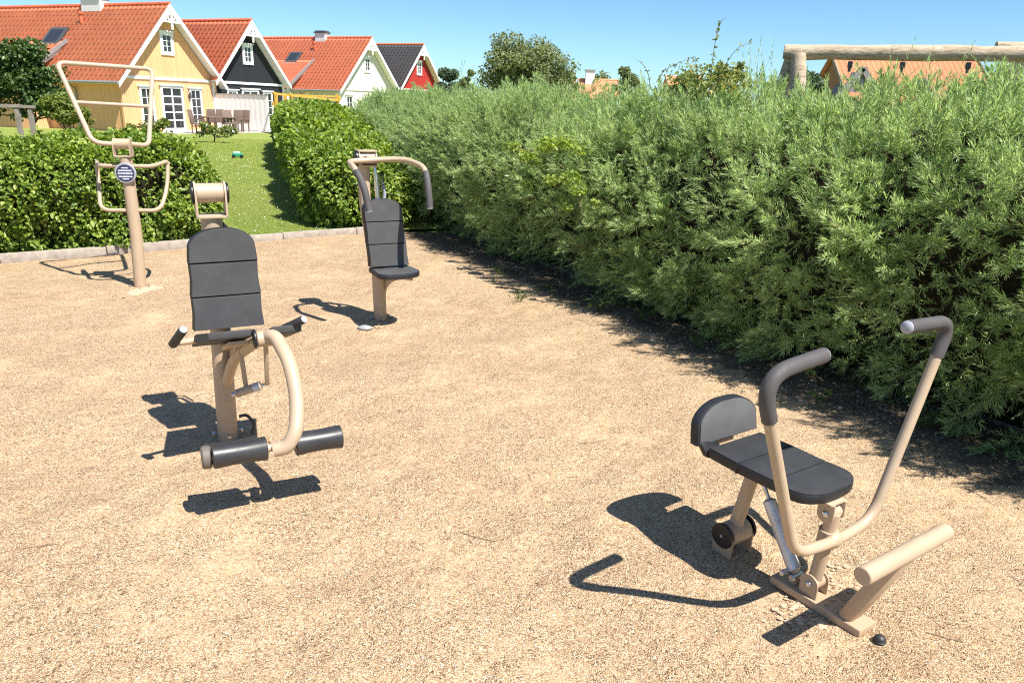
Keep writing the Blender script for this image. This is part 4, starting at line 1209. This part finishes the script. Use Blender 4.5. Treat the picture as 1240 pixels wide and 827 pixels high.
M['white'] = worn('white_paint', (.82, .81, .79), .5, .05, 3)
M['ridge_red'] = worn('ridge_tiles', (.68, .16, .075), .6, .2, 4)
M['glass'] = mat('window_glass', (.030, .036, .042), .06, 0, .8)
M['zinc'] = worn('zinc_gutter', (.34, .33, .32), .5, .1, 6, metal=.3)
M['dark_metal'] = worn('dark_sheet_metal', (.07, .075, .08), .5, .15, 6)

def tiled_slope(eave, up, along, slope_len, width, course=.34, pan=.30, amp=.018, step=.032):
    """a roof plane of real pantile courses; eave: corner point, up/along: unit vectors"""
    eave, up, along = np.array(eave, float), unit(np.array(up, float)), unit(np.array(along, float))
    nrm = np.cross(along, up); nrm = nrm if nrm[2] > 0 else -nrm
    nc = max(2, int(round(slope_len / course))); course = slope_len / nc
    npan = max(2, int(round(width / pan))); k = 5
    s = np.linspace(0, width, npan * k + 1)
    w = amp * np.sin(2 * np.pi * s / (width / npan))
    vs = []
    for i in range(nc):
        for t, hgt in ((i * course, step), ((i + 1) * course, 0.0)):
            vs.append(eave + up * t + along * s[:, None] + nrm * (w + hgt)[:, None])
    V = np.concatenate(vs); n = len(s); F_ = []
    a = np.arange(n - 1)
    for r in range(nc * 2 - 1):
        F_.append(np.stack([r * n + a, r * n + a + 1, (r + 1) * n + a + 1, (r + 1) * n + a], 1))
    # front lip of the lowest course
    lip = V[:n] - nrm * (step + .03); V = np.concatenate([V, lip])
    F_.append(np.stack([2 * nc * n + a, 2 * nc * n + a + 1, a + 1, a], 1))
    return V, np.concatenate(F_).astype(np.int32)

def window(parent, x, z0, w, h, nx_, nz, y=-.0, name='window', fw=.11, bar=.035, hood=True):
    """frame with bars, dark panes behind; lies on a wall facing -y"""
    mb = MB()
    for a, b, c, d in ((x, z0, w, fw), (x, z0 + h - fw, w, fw)): mb.box((a + c / 2, y - .03, b + d / 2), (c, .06, d))
    for a in (x, x + w - fw): mb.box((a + fw / 2, y - .03, z0 + h / 2), (fw, .058, h - 2 * fw))
    iw, ih = w - 2 * fw, h - 2 * fw
    for i in range(1, nx_): mb.box((x + fw + iw * i / nx_, y - .022, z0 + h / 2), (bar, .036, ih))
    for i in range(1, nz): mb.box((x + w / 2, y - .024, z0 + fw + ih * i / nz), (iw, .030, bar * .8))
    if hood: mb.box((x + w / 2, y - .055, z0 + h + .03), (w + .16, .13, .06))
    f_ = mb.build(name, M['white'], parent, smooth=0)
    MB().box((x + w / 2, y - .008, z0 + h / 2), (iw, .012, ih)).build('pane', M['glass'], f_, smooth=0)
    return f_

gk = .38; gn = math.hypot(gk, 1); HG = Vector((gk / gn, 1 / gn, 0)); HN = Vector((-HG.y, HG.x, 0))
HA = Vector((-18.679, 36.5, 0)); HROT = math.atan2(HG.y, HG.x)
def hpos(x, y=0.0, z=0.0): return HA + HG * x + HN * y + Vector((0, 0, z))

def house(xc, half_wall, half_roof, z_apex, z_eave, depth, wall, tiles, ridge, label, win=True, att=True, outshot=None, chimney=None, skylight=None, vent=None, trim_z=2.52, gap_rule='gable', door=True, trim=None):
    root = empty('timber_house', hpos(xc), HROT, label=label, cat='house', group='row of gabled wooden houses')
    trim = trim or M['white']
    ov = .45
    slope = (z_apex - z_eave) / half_roof
    zw = z_apex - slope * half_wall - .16 * math.hypot(1, slope)
    za = z_apex - .16 * math.hypot(1, slope)
    MB().prism([(-half_wall, 0, 0), (half_wall, 0, 0), (half_wall, 0, zw), (0, 0, za), (-half_wall, 0, zw)], (0, depth, 0)).build('wall', wall, root, smooth=0)
    # roof: two tiled slopes on thick boards
    sl = math.hypot(half_roof, z_apex - z_eave)
    rp = empty_part = None
    vL, fL = tiled_slope((-half_roof, -ov, z_eave), (half_roof, 0, z_apex - z_eave), (0, 1, 0), sl, depth + 2 * ov)
    vR, fR = tiled_slope((half_roof, -ov, z_eave), (-half_roof, 0, z_apex - z_eave), (0, 1, 0), sl, depth + 2 * ov)
    v_, f_ = join_np([(vL, fL), (vR, fR)])
    roof = np_mesh('roof', v_, f_, tiles, root)
    mb = MB()
    for s in (-1, 1):
        mb.prism([(s * half_roof, -ov + .03, z_eave - .02), (0, -ov + .03, z_apex - .02), (0, -ov + .03, z_apex - .15), (s * half_roof, -ov + .03, z_eave - .13)], (0, depth + 2 * ov - .06, 0))
    mb.build('roof_boards', trim, root, smooth=0)
    MB().tube([(0, -ov - .02, z_apex + .02), (0, depth + ov, z_apex + .02)], .10, 10).build('ridge_cap', ridge, root)
    mb = MB()
    for s in (-1, 1):
        d = Vector((s * half_roof, 0, z_eave - z_apex)); nrm = Vector((-d.z * s, 0, abs(d.x))).normalized()
        a = Vector((0, -ov - .018, z_apex + .02)); b = Vector((s * (half_roof + .06), -ov - .018, z_eave - .05))
        dn = Vector((0, 0, -1))
        mb.prism([a, b, b + dn * .22, a + dn * .30], (0, -.03, 0))
    mb.build('barge_board', trim, root, smooth=0)
    # ornament in the gable peak: collar, king post and two braces
    zc = z_apex - .80; hx = .80 / slope - .1
    mb = MB()
    mb.box((0, -ov - .03, zc), (hx * 2, .06, .10)); mb.box((0, -ov - .033, zc + .15), (.10, .07, 1.0))
    for s in (-1, 1):
        mb.bar((s * hx * .62, -ov - .03, zc + .02), (s * .06, -ov - .03, zc + .42), .05, .07)
        mb.bar((s * .06, -ov - .028, zc - .02), (s * hx * .4, -ov - .028, zc + .26), .05, .06)
    mb.build('gable_ornament', trim, root, smooth=0)
    MB().box((0, -.03, trim_z), (half_wall * 2 - .02, .06, .13)).build('trim_band', trim, root, smooth=0)
    if att: window(root, -.42, z_apex - 2.33, .84, 1.08, 2, 3, fw=.17)
    if win:
        window(root, -half_wall + 1.0, .30, .84, 1.82, 2, 4)
        window(root, half_wall - 1.85, .30, .84, 1.82, 2, 4)
        if door:
            d = window(root, -.72, .04, 1.44, 2.16, 2, 5, name='french_door', fw=.12, bar=.085)
            MB().box((.05, -.06, 1.0), (.03, .05, .14)).build('handle', M['dark_metal'], d)
            MB().box((0, -.12, .02), (1.6, .24, .05)).build('door_step', M['zinc'], root)
            MB().box((1.15, -.07, 1.72), (.12, .14, .20), bevel=.02).cyl((1.15, -.10, 1.80), (1.15, -.10, 1.92), .05, 10).build('wall_lamp', M['dark_metal'], root)
    # gutter and downpipe along the near eave
    MB().tube([(-half_roof - .05, -ov, z_eave - .05), (-half_roof - .05, depth, z_eave - .05)], .065, 10).build('gutter', M['zinc'], root)
    mb = MB().tube(round_path([(-half_roof - .05, 2.9, z_eave - .08), (-half_wall - .06, 2.9, z_eave - .35), (-half_wall - .06, 2.9, .05)], .1, 4), .045, 10).build('downpipe', M['zinc'], root)
    for sx in (-1, 1): MB().box((sx * (half_wall + .02), -.02, zw / 2), (.12, .12, zw - .05)).build('corner_board', trim if xc > 5 else wall, root, smooth=0)
    def on_slope(s, y, lift=0):                                        # s: metres from the ridge line along x, left slope
        n_ = Vector((-(z_apex - z_eave), 0, half_roof)).normalized()
        return Vector((-s, y, z_apex - slope * s)) + n_ * lift
    if outshot:
        y0, y1, s0, drop, reach = outshot
        a = on_slope(s0, y0, .03); e = Vector((-half_roof - reach, y0, z_eave + drop))
        upv = (a - e)
        v_, f_ = tiled_slope(e, upv, (0, 1, 0), upv.length, y1 - y0)
        np_mesh('lean_to_roof', v_, f_, tiles, root)
        MB().prism([e + Vector((0, .04, -.02)), a + Vector((0, .04, -.02)), a + Vector((0, .04, -.25)), e + Vector((0, .04, -.2))], (0, y1 - y0 - .08, 0)).build('lean_to_boards', trim, root, smooth=0)
        MB().bar(e + Vector((-.05, -.03, .03)), a + Vector((0, -.03, .05)), .06, .16).build('lean_to_verge', M['zinc'], root, smooth=0)
        MB().prism([(-half_wall, y0 + .35, 0), (-half_roof - reach + .5, y0 + .35, 0), (-half_roof - reach + .5, y0 + .35, e.z - .05), (-half_wall, y0 + .35, e.z + .3)], (0, y1 - y0 - .7, 0)).build('lean_to_wall', wall, root, smooth=0)
    if chimney:
        y, w = chimney
        c = MB().box((0, y, z_apex + .02), (.6, w, .62)).build('chimney', M['white'], root, smooth=0)
        MB().box((0, y, z_apex + .36), (.74, w + .14, .08)).box((0, y, z_apex + .43), (.56, w - .05, .10)).build('chimney_cap', M['dark_metal'], c, smooth=0)
    if skylight:
        s0, s1, y0, y1 = skylight
        P = [on_slope(s1, y0, .05), on_slope(s0, y0, .05), on_slope(s0, y1, .05), on_slope(s1, y1, .05)]
        n_ = Vector((-(z_apex - z_eave), 0, half_roof)).normalized()
        c = MB().prism(P, n_ * .08).build('skylight', M['dark_metal'], root, smooth=0)
        ctr = sum(P, Vector()) / 4
        MB().prism([ctr + (q_ - ctr) * .74 + n_ * .081 for q_ in P], n_ * .006).build('pane', M['glass'], c, smooth=0)
        MB().prism([on_slope(s1 + .28, y0 - .05, .07), on_slope(s1, y0 - .05, .07), on_slope(s1, y1 + .05, .07), on_slope(s1 + .28, y1 + .05, .07)], n_ * .03).build('flashing', M['zinc'], c, smooth=0)
    if vent:
        s0, y = vent
        b = on_slope(s0, y)
        MB().tube([b, b + Vector((-.02, 0, .42))], .09, 12).cyl(b + Vector((-.02, 0, .42)), b + Vector((-.02, 0, .54)), .14, 12).build('vent_pipe', ridge, root)
    return root

W_Y = cladding('yellow_boards', (.89, .475, .235)); W_B = cladding('black_boards', (.022, .024, .030)); W_W = cladding('white_boards', (.84, .78, .71)); W_R = cladding('red_boards', (.46, .035, .028))
house(3.12, 3.03, 3.5, 5.97, 2.29, 17, W_Y, M['tiles_red'], M['ridge_red'], 'yellow boarded house with red tiled roof and white french door, leftmost of the row',
      outshot=(4.6, 14.0, 1.75, .02, 1.1), chimney=(4.4, 1.3), skylight=(1.15, 1.95, 5.0, 6.2), vent=(.85, 4.5))
house(9.0, 2.92, 3.12, 5.86, 2.58, 15, W_B, M['tiles_red'], M['ridge_red'], 'black boarded house with white trim and red tiled roof')
house(21.65, 3.9, 4.15, 6.05, 2.42, 16, W_W, M['tiles_red'], M['ridge_red'], 'white boarded house with red tiled roof and skylight', outshot=(3.2, 11, 1.9, .0, 1.0), chimney=(3.7, .85), skylight=(1.3, 2.1, 4.5, 5.5), vent=(1.0, 3.7), door=False)
house(29.5, 3.4, 3.75, 6.22, 2.85, 15, W_R, M['tiles_grey'], M['ridge_red'], 'red boarded house with dark grey roof, partly behind the willow hedge', win=False, trim_z=2.76)

# patio in front of the yellow house
o = empty('p', (0, 0, 0)); bpy.data.objects.remove(o)
M['paving'] = worn('patio_paving', (.44, .40, .36), .85, .15, 2.5, .4, 40)
pts = [hpos(.2, .0), hpos(.2, -3.0), hpos(6.6, -3.9), hpos(10.5, -4.2), hpos(10.5, .0)]
mb = MB().prism([(q_.x, q_.y, .026) for q_ in pts], (0, 0, .03)); mb.build('patio', M['paving'], kind='structure', smooth=0)

# white screen fence between the yellow and the black house
fr = empty('screen_fence', hpos(6.1, 0), HROT, label='white vertical-board privacy screen between the yellow and black houses', cat='fence')
mb = MB(); n = 22
for i in range(n):
    y = -.02 - i * 3.46 / n
    mb.box((-.008 if i % 2 else .0, y - .08, 1.0), (.022, .150 if i % 2 else .152, 1.76))
mb.build('boards', worn('white_fence_boards', (.90, .87, .84), .55, .03, 2), fr, smooth=0)
MB().box((0, -1.74, 1.905), (.12, 3.55, .05)).build('top_rail', M['zinc'], fr, smooth=0)
for y in (-.05, -1.7, -3.44): MB().box((.05, y, .95), (.09, .09, 1.86)).build('post', M['white'], fr, smooth=0)

# patio furniture
wick = worn('brown_wicker', (.19, .135, .105), .8, .25, 40, .8, 60)
def chair_proto():
    r = empty('wicker_chair', (0, 0, 0), 0)
    MB().box((0, 0, .44), (.50, .50, .07), bevel=.015).build('seat', wick, r)
    MB().prism([(-.25, .25, .42), (.25, .25, .42), (.235, .36, 1.08), (-.235, .36, 1.08)], (0, .035, 0), .01).build('backrest', wick, r)
    for sx in (-1, 1):
        for sy in (-1, 1): MB().box((sx * .22, sy * .22, .21), (.05, .05, .42)).build('leg', wick, r, smooth=0)
    for sx in (-1, 1): MB().box((sx * .25, .02, .64), (.05, .46, .04)).box((sx * .25, -.2, .54), (.045, .045, .2)).build('armrest', wick, r, smooth=0)
    return r
def dup(root, loc, rz, label, group):
    r = root.copy(); col.objects.link(r); r.location = loc; r.rotation_euler = (0, 0, rz); r['label'] = label; r['group'] = group; r['category'] = 'chair'
    for ch in list(root.children):
        c = ch.copy(); col.objects.link(c); c.parent = r
    return r
ch0 = chair_proto()
G_ = 'wicker chairs on the patio'
tb = hpos(4.55, -2.05, .056)
spots = [((241, 158), 36.6, 0.35, 'tall brown wicker chair nearest the yellow wall, left end of the patio table'),
         ((253, 157), 40.0, 2.8, 'wicker chair behind the table beside the yellow wall'),
         ((262, 157), 40.3, 3.0, 'wicker chair behind the middle of the patio table'),
         ((279, 158), 38.5, -.5, 'wicker chair right of the patio table, left of two pushed together'),
         ((286, 156), 39.6, -1.3, 'tallest wicker chair right of the patio table, backing the white screen'),
         ((294, 157), 40.2, -1.5, 'narrow wicker chair at the right end of the patio set')]
for i, (q_, Yd, rz, lb) in enumerate(spots):
    P = px(q_[0], q_[1], Yd); loc = (P.x, P.y, .056)
    if i == 0:
        ch0.location = loc; ch0.rotation_euler = (0, 0, rz + HROT); props(ch0, lb, 'chair', G_)
    else: dup(ch0, loc, rz + HROT, lb, G_)
P = px(266, 158, 38.8)
tr = empty('patio_table', (P.x, P.y, .056), HROT - 1.2, label='dark wooden patio table between the wicker chairs', cat='table')
MB().box((0, 0, .72), (1.5, .85, .045), bevel=.006).build('table_top', worn('oiled_table_wood', (.22, .14, .09), .6, .2, 8), tr)
for sx in (-1, 1):
    for sy in (-1, 1): MB().box((sx * .66, sy * .34, .35), (.07, .07, .70)).build('leg', wick, tr, smooth=0)

# yellow timber pergola in front of the white house
yel = worn('yellow_painted_timber', (.56, .33, .05), .6, .12, 5)
pg = empty('timber_pergola', tuple(px(368, 150, 40)), 0, label='yellow painted timber pergola beyond the beech hedge, before the white house', cat='pergola')
pg.location.z = 0.03
def pl_(x, y, Yd): return px(x, y, Yd) - pg.location
for (xx, Yd) in ((334, 39.5), (345, 41.5), (352, 42.0), (408, 42.5)):
    a = pl_(xx, 114, Yd); MB().box((a.x, a.y, a.z / 2), (.14, .14, a.z)).build('post', yel, pg, smooth=0)
MB().bar(pl_(330, 113.5, 39.4), pl_(412, 122, 42.5), .07, .11).build('beam', yel, pg, smooth=0)
MB().bar(pl_(332, 114.5, 41.8), pl_(412, 117.5, 44.5), .06, .08).build('beam', yel, pg, smooth=0)
for k in range(5):
    a, b = pl_(lerp(331, 411, k / 4), lerp(112.3, 120.5, k / 4), lerp(39.3, 42.4, k / 4)), pl_(lerp(334, 412, k / 4), lerp(113.2, 117, k / 4), lerp(41.7, 44.4, k / 4))
    MB().bar(a, b, .06, .09).build('rafter', yel, pg, smooth=0)
MB().bar(pl_(330, 126, 39.4), pl_(362, 128, 41.0), .06, .20).bar(pl_(331, 134, 39.3), pl_(352, 136, 40), .40, .05).build('bench_board', yel, pg, smooth=0)
# brown shed wall in the gap seen under the pergola
# (the side wall of the white house already stands there)

# green toy on the lawn
gp = px(288, 192, 22.4)
ty = empty('lawn_toy', (gp.x, gp.y, .03), .3, label='small green and white plastic toy lying on the lawn', cat='toy')
tg = worn('green_plastic', (.03, .30, .16), .4, .1, 10); tw = worn('pale_green_plastic', (.55, .75, .65), .4, .08, 10)
MB().box((0, 0, .09), (.30, .17, .10), bevel=.03).build('body', tg, ty)
MB().box((-.02, 0, .155), (.18, .13, .05), bevel=.02).build('top_cover', tw, ty)
for sx in (-1, 1):
    for sy in (-1, 1): MB().cyl((sx * .11, sy * .085, .05), (sx * .11, sy * .105, .05), .05, 16, bevel=.005).build('wheel', M['black'], ty)

# grey timber frame at the left edge behind the hedge
gt = px(17, 150, 14)
old = worn('grey_weathered_timber', (.26, .22, .18), .85, .3, 6, .5, 60)
fr2 = empty('timber_rack', (gt.x, gt.y, 0), .1, label='weathered grey timber rack behind the left hedge, at the photo\'s left edge', cat='timber frame')
for x in (-.62, -.40, .09): MB().box((x, 0, .72), (.07, .07, 1.44)).build('post', old, fr2, smooth=0)
MB().box((-.30, 0, 1.455), (.95, .10, .05)).box((-.30, .45, 1.44), (.95, .10, .05)).build('rail', old, fr2, smooth=0)
for x in (-.62, .09): MB().box((x, .45, .71), (.07, .07, 1.42)).build('post', old, fr2, smooth=0)

# ================================================================== shrubs and trees
def crown(centres, n, leaf, hollow=.5):
    parts = []
    tot = sum(r[0] * r[1] * r[2] for _, r in centres) ** 1.0
    wts = [(r[0] * r[1] * r[2]) ** .75 for _, r in centres]; ws = sum(wts)
    for (c, r), w in zip(centres, wts):
        k = max(20, int(n * w / ws))
        d = rand_dirs(k) * (hollow + (1 - hollow) * rng.random((k, 1)) ** .5)
        bump_ = 1 + .18 * np.sin(d @ np.array([5.1, 3.3, 4.2]) + rng.uniform(0, 6)) [:, None]
        P = np.array(c)[None] + d * np.array(r)[None] * bump_
        D = unit(d * .6 + rand_dirs(k) + np.array([0, 0, -.2])); BN = unit(d * .5 + rand_dirs(k) * .6 + np.array([0, 0, .6]))
        L = leaf * rng.uniform(.6, 1.3, k)
        parts.append(broad_leaves(P, D, BN, L, L * rng.uniform(.5, .8, k)))
    return join_np(parts)

def clumps(c, r, n, rr):
    """n leaf clumps spread through an ellipsoid"""
    out = []
    for i in range(n):
        d = Vector(rng.normal(size=3)).normalized() * (random.random() ** .38)
        s = rr * random.uniform(.5, 1.45)
        out.append(((c[0] + d.x * r[0], c[1] + d.y * r[1], c[2] + d.z * r[2]), (s * 1.15, s * 1.15, s * .75)))
    return out

def tree(base, label, cls, n, leaf, trunk_r, m_=None, name='broadleaf_tree', cat='tree', group='trees beyond the hedge', limbs=True):
    root = empty(name, tuple(base), label=label, cat=cat)
    if group: root['group'] = group
    v_, f_ = crown(cls, n, leaf)
    np_mesh('crown', v_ - np.array(tuple(base)), f_, m_ or M['tree'], root)
    cz = [c[2] - base[2] for c, _ in cls]; hmid = sorted(cz)[len(cz) // 2]
    mb = MB().tube([(0, 0, 0), (.05, 0, hmid * .5), (0, .05, hmid)], [trunk_r, trunk_r * .75, trunk_r * .4], 10)
    if limbs:
        for c, _ in random.sample(cls, min(14, len(cls))):
            e = Vector(c) - Vector(base); s = Vector((.03, 0, hmid * random.uniform(.35, .75)))
            mb.tube([s, s.lerp(e, .5) + Vector((0, 0, -.1)), e], [trunk_r * .42, trunk_r * .28, trunk_r * .08], 6)
    mb.build('trunk', M['bark'], root)
    return root

def far_tree(x, yt, yb, w, Yd, label, n=6000, leaf=.17, dens=26, **kw):
    """a tree whose crown spans the given photo pixels at depth Yd"""
    t, b = px(x, yt, Yd), px(x, yb, Yd)
    hw = w / 2 / F * Yd
    c = ((t.x), Yd, (t.z + b.z) / 2); r = (hw * .86, hw * .8, (t.z - b.z) / 2 * .86)
    return tree(Vector((t.x, Yd, 0)), label, clumps(c, r, dens, hw * .22), n, leaf, max(.08, hw * .07), **kw)

far_tree(641, 44, 124, 108, 60, 'large round-crowned tree standing above the far tiled roofs', 20000, .20, 60)
far_tree(672, 84, 118, 60, 62, 'low spreading tree beside the large round-crowned tree', 4500, .2, 20)
far_tree(762, 82, 128, 44, 55, 'small rounded tree right of the far tiled roofs', 4500, .16, 18)
far_tree(726, 91, 112, 60, 80, 'low distant tree behind the roofs, right of the large tree', 3500, .22, 16)
far_tree(838, 87, 132, 56, 40, 'pale olive tree behind the rose sprays on the hedge', 4500, .13, 18)
far_tree(886, 70, 128, 46, 38, 'broad yellowish tree right of the rose sprays', 6000, .13, 22, m_=M['tree'])
far_tree(541, 76, 134, 36, 52, 'dark bushy conifer right of the red house', 5000, .15, 20, m_=M['pine'])
far_tree(564, 78, 118, 18, 50, 'slim young tree just right of the dark conifer', 1500, .15, 9)
far_tree(972, 86, 128, 50, 34, 'dark tree seen under the log beam by its post', 4000, .13, 16, m_=M['pine'])
far_tree(940, 95, 116, 40, 60, 'low far tree left of the log beam', 2500, .2, 10)

# big dark shrub before the yellow house
B0 = px(38, 150, 20); B0.z = 0
cl = []
for (x, y, rw, rz_) in ((22, 95, 1.0, .8), (45, 98, .8, .8), (22, 70, .55, .40), (38, 68, .45, .36), (46, 84, .42, .45), (5, 90, .7, .7), (35, 125, 1.0, .7), (58, 114, .40, .45), (0, 120, .8, .7), (10, 72, .4, .3)):
    c = px(x, y, 20); cl += clumps(tuple(c), (rw * .75, rw * .7, rz_ * .75), 7, .24)
tree(B0, 'big dark green shrub in front of the yellow house, far left', cl, 14000, .10, .07, M['bush'], 'garden_shrub', 'shrub', None)
B1 = px(82, 150, 17.5); B1.z = 0
cl = []
for (x, y, rw, rz_) in ((78, 128, .42, .42), (70, 140, .5, .3), (88, 145, .45, .3), (62, 122, .25, .3)):
    c = px(x, y, 17.5); cl += clumps(tuple(c), (rw * .8, rw * .8, rz_ * .8), 7, .13)
tree(B1, 'fresh light green shrub beside the big dark shrub, behind the left hedge', cl, 3600, .075, .03, M['light_shrub'], 'garden_shrub', 'shrub', None)
B2 = px(180, 158, 13); B2.z = 0
cl = []
for (x, y, rw, rz_) in ((172, 158, .28, .14), (184, 154, .18, .16), (195, 150, .10, .08), (160, 160, .2, .1)):
    c = px(x, y, 13); cl += clumps(tuple(c), (rw * .8, rw * .8, rz_ * .8), 6, .06)
tree(B2, 'feathery pale shrub tips over the left hedge below the french door', cl, 1600, .05, .02, M['light_shrub'], 'garden_shrub', 'shrub', None)
B3 = px(258, 160, 30); B3.z = 0
cl = []
for (x, y, rw, rz_) in ((250, 158, .4, .3), (266, 159, .4, .25), (276, 160, .3, .2)):
    c = px(x, y, 30); cl += clumps(tuple(c), (rw * .8, rw * .8, rz_ * .8), 6, .12)
B3r = tree(B3, 'low white-flowering shrub at the lawn edge before the patio chairs', cl, 1500, .08, .03, M['light_shrub'], 'garden_shrub', 'shrub', None)
k = 120; Pf = np.concatenate([np.array(c)[None] + rand_dirs(k // len(cl) + 1) * np.array(r)[None] for c, r in cl]); kf = len(Pf)
v, f = broad_leaves(Pf, rand_dirs(kf), unit(rand_dirs(kf) + np.array([0, -.6, .8])), np.full(kf, .07), np.full(kf, .07))
np_mesh('blossom', v - np.array(tuple(B3)), f, M['daisy'], B3r)

# ================================================================== far roofs and the right-hand houses
M['tiles_far'] = tile_mat('orange_far_tiles', (.82, .34, .17), (.66, .25, .12))
def cottage(x0, x1, ytop, Yd, label, drop=1.6, run=3.0, chim=None, wallc=None, course=.34):
    a, b = px(x0, ytop, Yd), px(x1, ytop, Yd); zr = (a.z + b.z) / 2
    root = empty('tiled_cottage', ((a.x + b.x) / 2, Yd, 0), 0, label=label, cat='house', group='tiled houses beyond the hedge')
    hw = (b.x - a.x) / 2; ze = max(zr - drop, .8)
    MB().prism([(-hw + .3, -run + .5, 0), (hw - .3, -run + .5, 0), (hw - .3, run - .5, 0), (-hw + .3, run - .5, 0)], (0, 0, ze + .15)).build('wall', wallc or W_W, root, smooth=0)
    v1, f1 = tiled_slope((-hw, -run, ze), (0, run, zr - ze), (1, 0, 0), math.hypot(run, zr - ze), 2 * hw, course)
    v2, f2 = tiled_slope((-hw, run, ze), (0, -run, zr - ze), (1, 0, 0), math.hypot(run, zr - ze), 2 * hw, course)
    v_, f_ = join_np([(v1, f1), (v2, f2)]); np_mesh('roof', v_, f_, M['tiles_far'], root)
    for s in (-1, 1):
        MB().prism([(s * (hw - .32), -run + .4, ze + .1), (s * (hw - .32), 0, zr - .1), (s * (hw - .32), run - .4, ze + .1)], (-s * .1, 0, 0)).build('gable', wallc or W_W, root, smooth=0)
        MB().bar((s * (hw + .03), -run, ze + .05), (s * (hw + .03), 0, zr + .03), .05, .2).build('barge_board', old, root, smooth=0)
    MB().tube([(-hw, 0, zr + .03), (hw, 0, zr + .03)], .10, 8).build('ridge_cap', M['tiles_far'], root)
    if chim is not None:
        c = MB().box((lerp(-hw, hw, chim), -.5, zr + .1), (.8, .6, 1.3)).build('chimney', M['white'], root, smooth=0)
        MB().box((lerp(-hw, hw, chim), -.5, zr + .80), (.95, .75, .1)).build('chimney_cap', M['zinc'], c, smooth=0)
    return root
cottage(650, 697, 98, 70, 'far cottage with orange roof and white chimney, below the large tree', chim=.66)
cottage(700, 748, 97.5, 72, 'far cottage with plain orange roof, right of the white-chimneyed one', chim=.28)
cottage(806, 850, 94, 74, 'far orange roof half hidden by the olive tree and rose sprays', chim=None)
rl = cottage(1006, 1182, 68, 46, 'long orange-roofed house with grey gablets behind the log beam', drop=3.0, run=3.8, course=.3, wallc=cladding('brown_boards', (.36, .17, .10)))
gb = worn('grey_weathered_boards', (.22, .20, .21), .85, .2, 6)
for xx in (1045, 1118, 1180):
    c = px(xx, 83 if xx < 1100 else 97, 43.2) - rl.location
    for s in (-1, 1): MB().bar(c + Vector((s * 1.1, 0, -1.5)), c + Vector((0, 0, .0)), .3, .22, (0, -1, 0)).build('gablet_board', gb, rl, smooth=0)
    MB().prism([c + Vector((-.9, .06, -1.4)), c + Vector((.9, .06, -1.4)), c + Vector((0, .06, -.15))], (0, 2.0, 0)).build('gablet', gb, rl, smooth=0)
    MB().box(c + Vector((0, -.02, -.75)), (.30, .06, .40)).build('window', M['glass'], rl, smooth=0)
gx = cottage(1215, 1300, 76, 40, 'grey-boarded roof at the photo\'s right edge behind the log beam', drop=2.8, run=3.5)
for ch in gx.children:
    if ch.name.startswith('roof'): ch.data.materials[0] = gb

# ================================================================== log swing frame
logm = mat('weathered_log', (.42, .33, .24), .85, spec=.2); t = NT(logm); o = t.coord()
stv = t.new('ShaderNodeMapping'); stv.inputs['Scale'].default_value = (1.2, 14, 14); t.link(o, stv.inputs['Vector'])
cc = t.ramp(t.noise(stv.outputs[0], 2.2, 6, .7), [(.28, (.22, .16, .11)), (.45, (.44, .34, .235)), (.7, (.62, .51, .38))])
kn_ = t.ramp(t.noise(o, 5, 3, .6), [(.62, (0, 0, 0)), (.70, (1, 1, 1))]); cc = t.mix(t.math('MULTIPLY', kn_, .5), cc, (.20, .11, .07))
t.link(cc, t.b.inputs['Base Color']); t.link(t.bump(t.noise(stv.outputs[0], 3, 6, .7), .6, .02), t.b.inputs['Normal'])
A_, B_ = px(949, 63.5, 9.0), px(1265, 65.5, 8.3)
sw = empty('log_swing_frame', (A_.x, A_.y, 0), label='playground log frame: one long horizontal log on round posts above the hedge', cat='play frame')
def sl(v): return Vector(v) - sw.location
d = (B_ - A_); B2_ = A_ + d * 1.35
n = 14
mb = MB().tube([sl(A_ + (B2_ - A_) * (k / n)) + Vector((0, 0, random.uniform(-.006, .006))) for k in range(n + 1)], [.080 + random.uniform(-.004, .004) for k in range(n + 1)], 20)
bmo = mb.build('beam', logm, sw, smooth=50)
for t_, dx in ((.055, .0), (1.25, 0)):
    top = A_ + d * t_ + Vector((0, 0, -.06))
    for ex, ey in ((-.30, .75), (.10, -.65)):
        MB().tube([sl(Vector((top.x + ex, top.y + ey, -.05))), sl(top + Vector((ex * .06, ey * .06, .03)))], [.095, .085], 18).build('post', logm, sw, smooth=50)
for xx in (1031, 1087, 1155):
    q_ = px(xx, 70, 8.8); tq = (q_.x - A_.x) / d.x; c = A_ + d * tq
    MB().box(sl(c + Vector((0, 0, -.125))), (.045, .05, .07), bevel=.01).cyl(sl(c + Vector((0, 0, -.155))), sl(c + Vector((0, 0, -.20))), .016, 10).build('hanger', M['dark_metal'], sw)
A2, B2 = px(1206, 57, 11.5), px(1300, 58.5, 11.3)
sw2 = empty('log_play_frame', (A2.x, A2.y, 0), label='second log frame farther off, only its beam end above the nearer log', cat='play frame')
MB().tube([Vector((0, 0, A2.z)), B2 - Vector((A2.x, A2.y, 0)), (B2 - Vector((A2.x, A2.y, 0))) * 1 + (B2 - A2)], .07, 16).build('beam', logm, sw2, smooth=50)
MB().tube([Vector((.45, .5, 0)), Vector((.40, 0, A2.z))], .075, 14).build('post', logm, sw2, smooth=50)
MB().tube([(B2 - A2) * 1.9 + Vector((0, .4, 0)), (B2 - A2) * 1.9 + Vector((0, 0, A2.z))], .075, 14).build('post', logm, sw2, smooth=50)
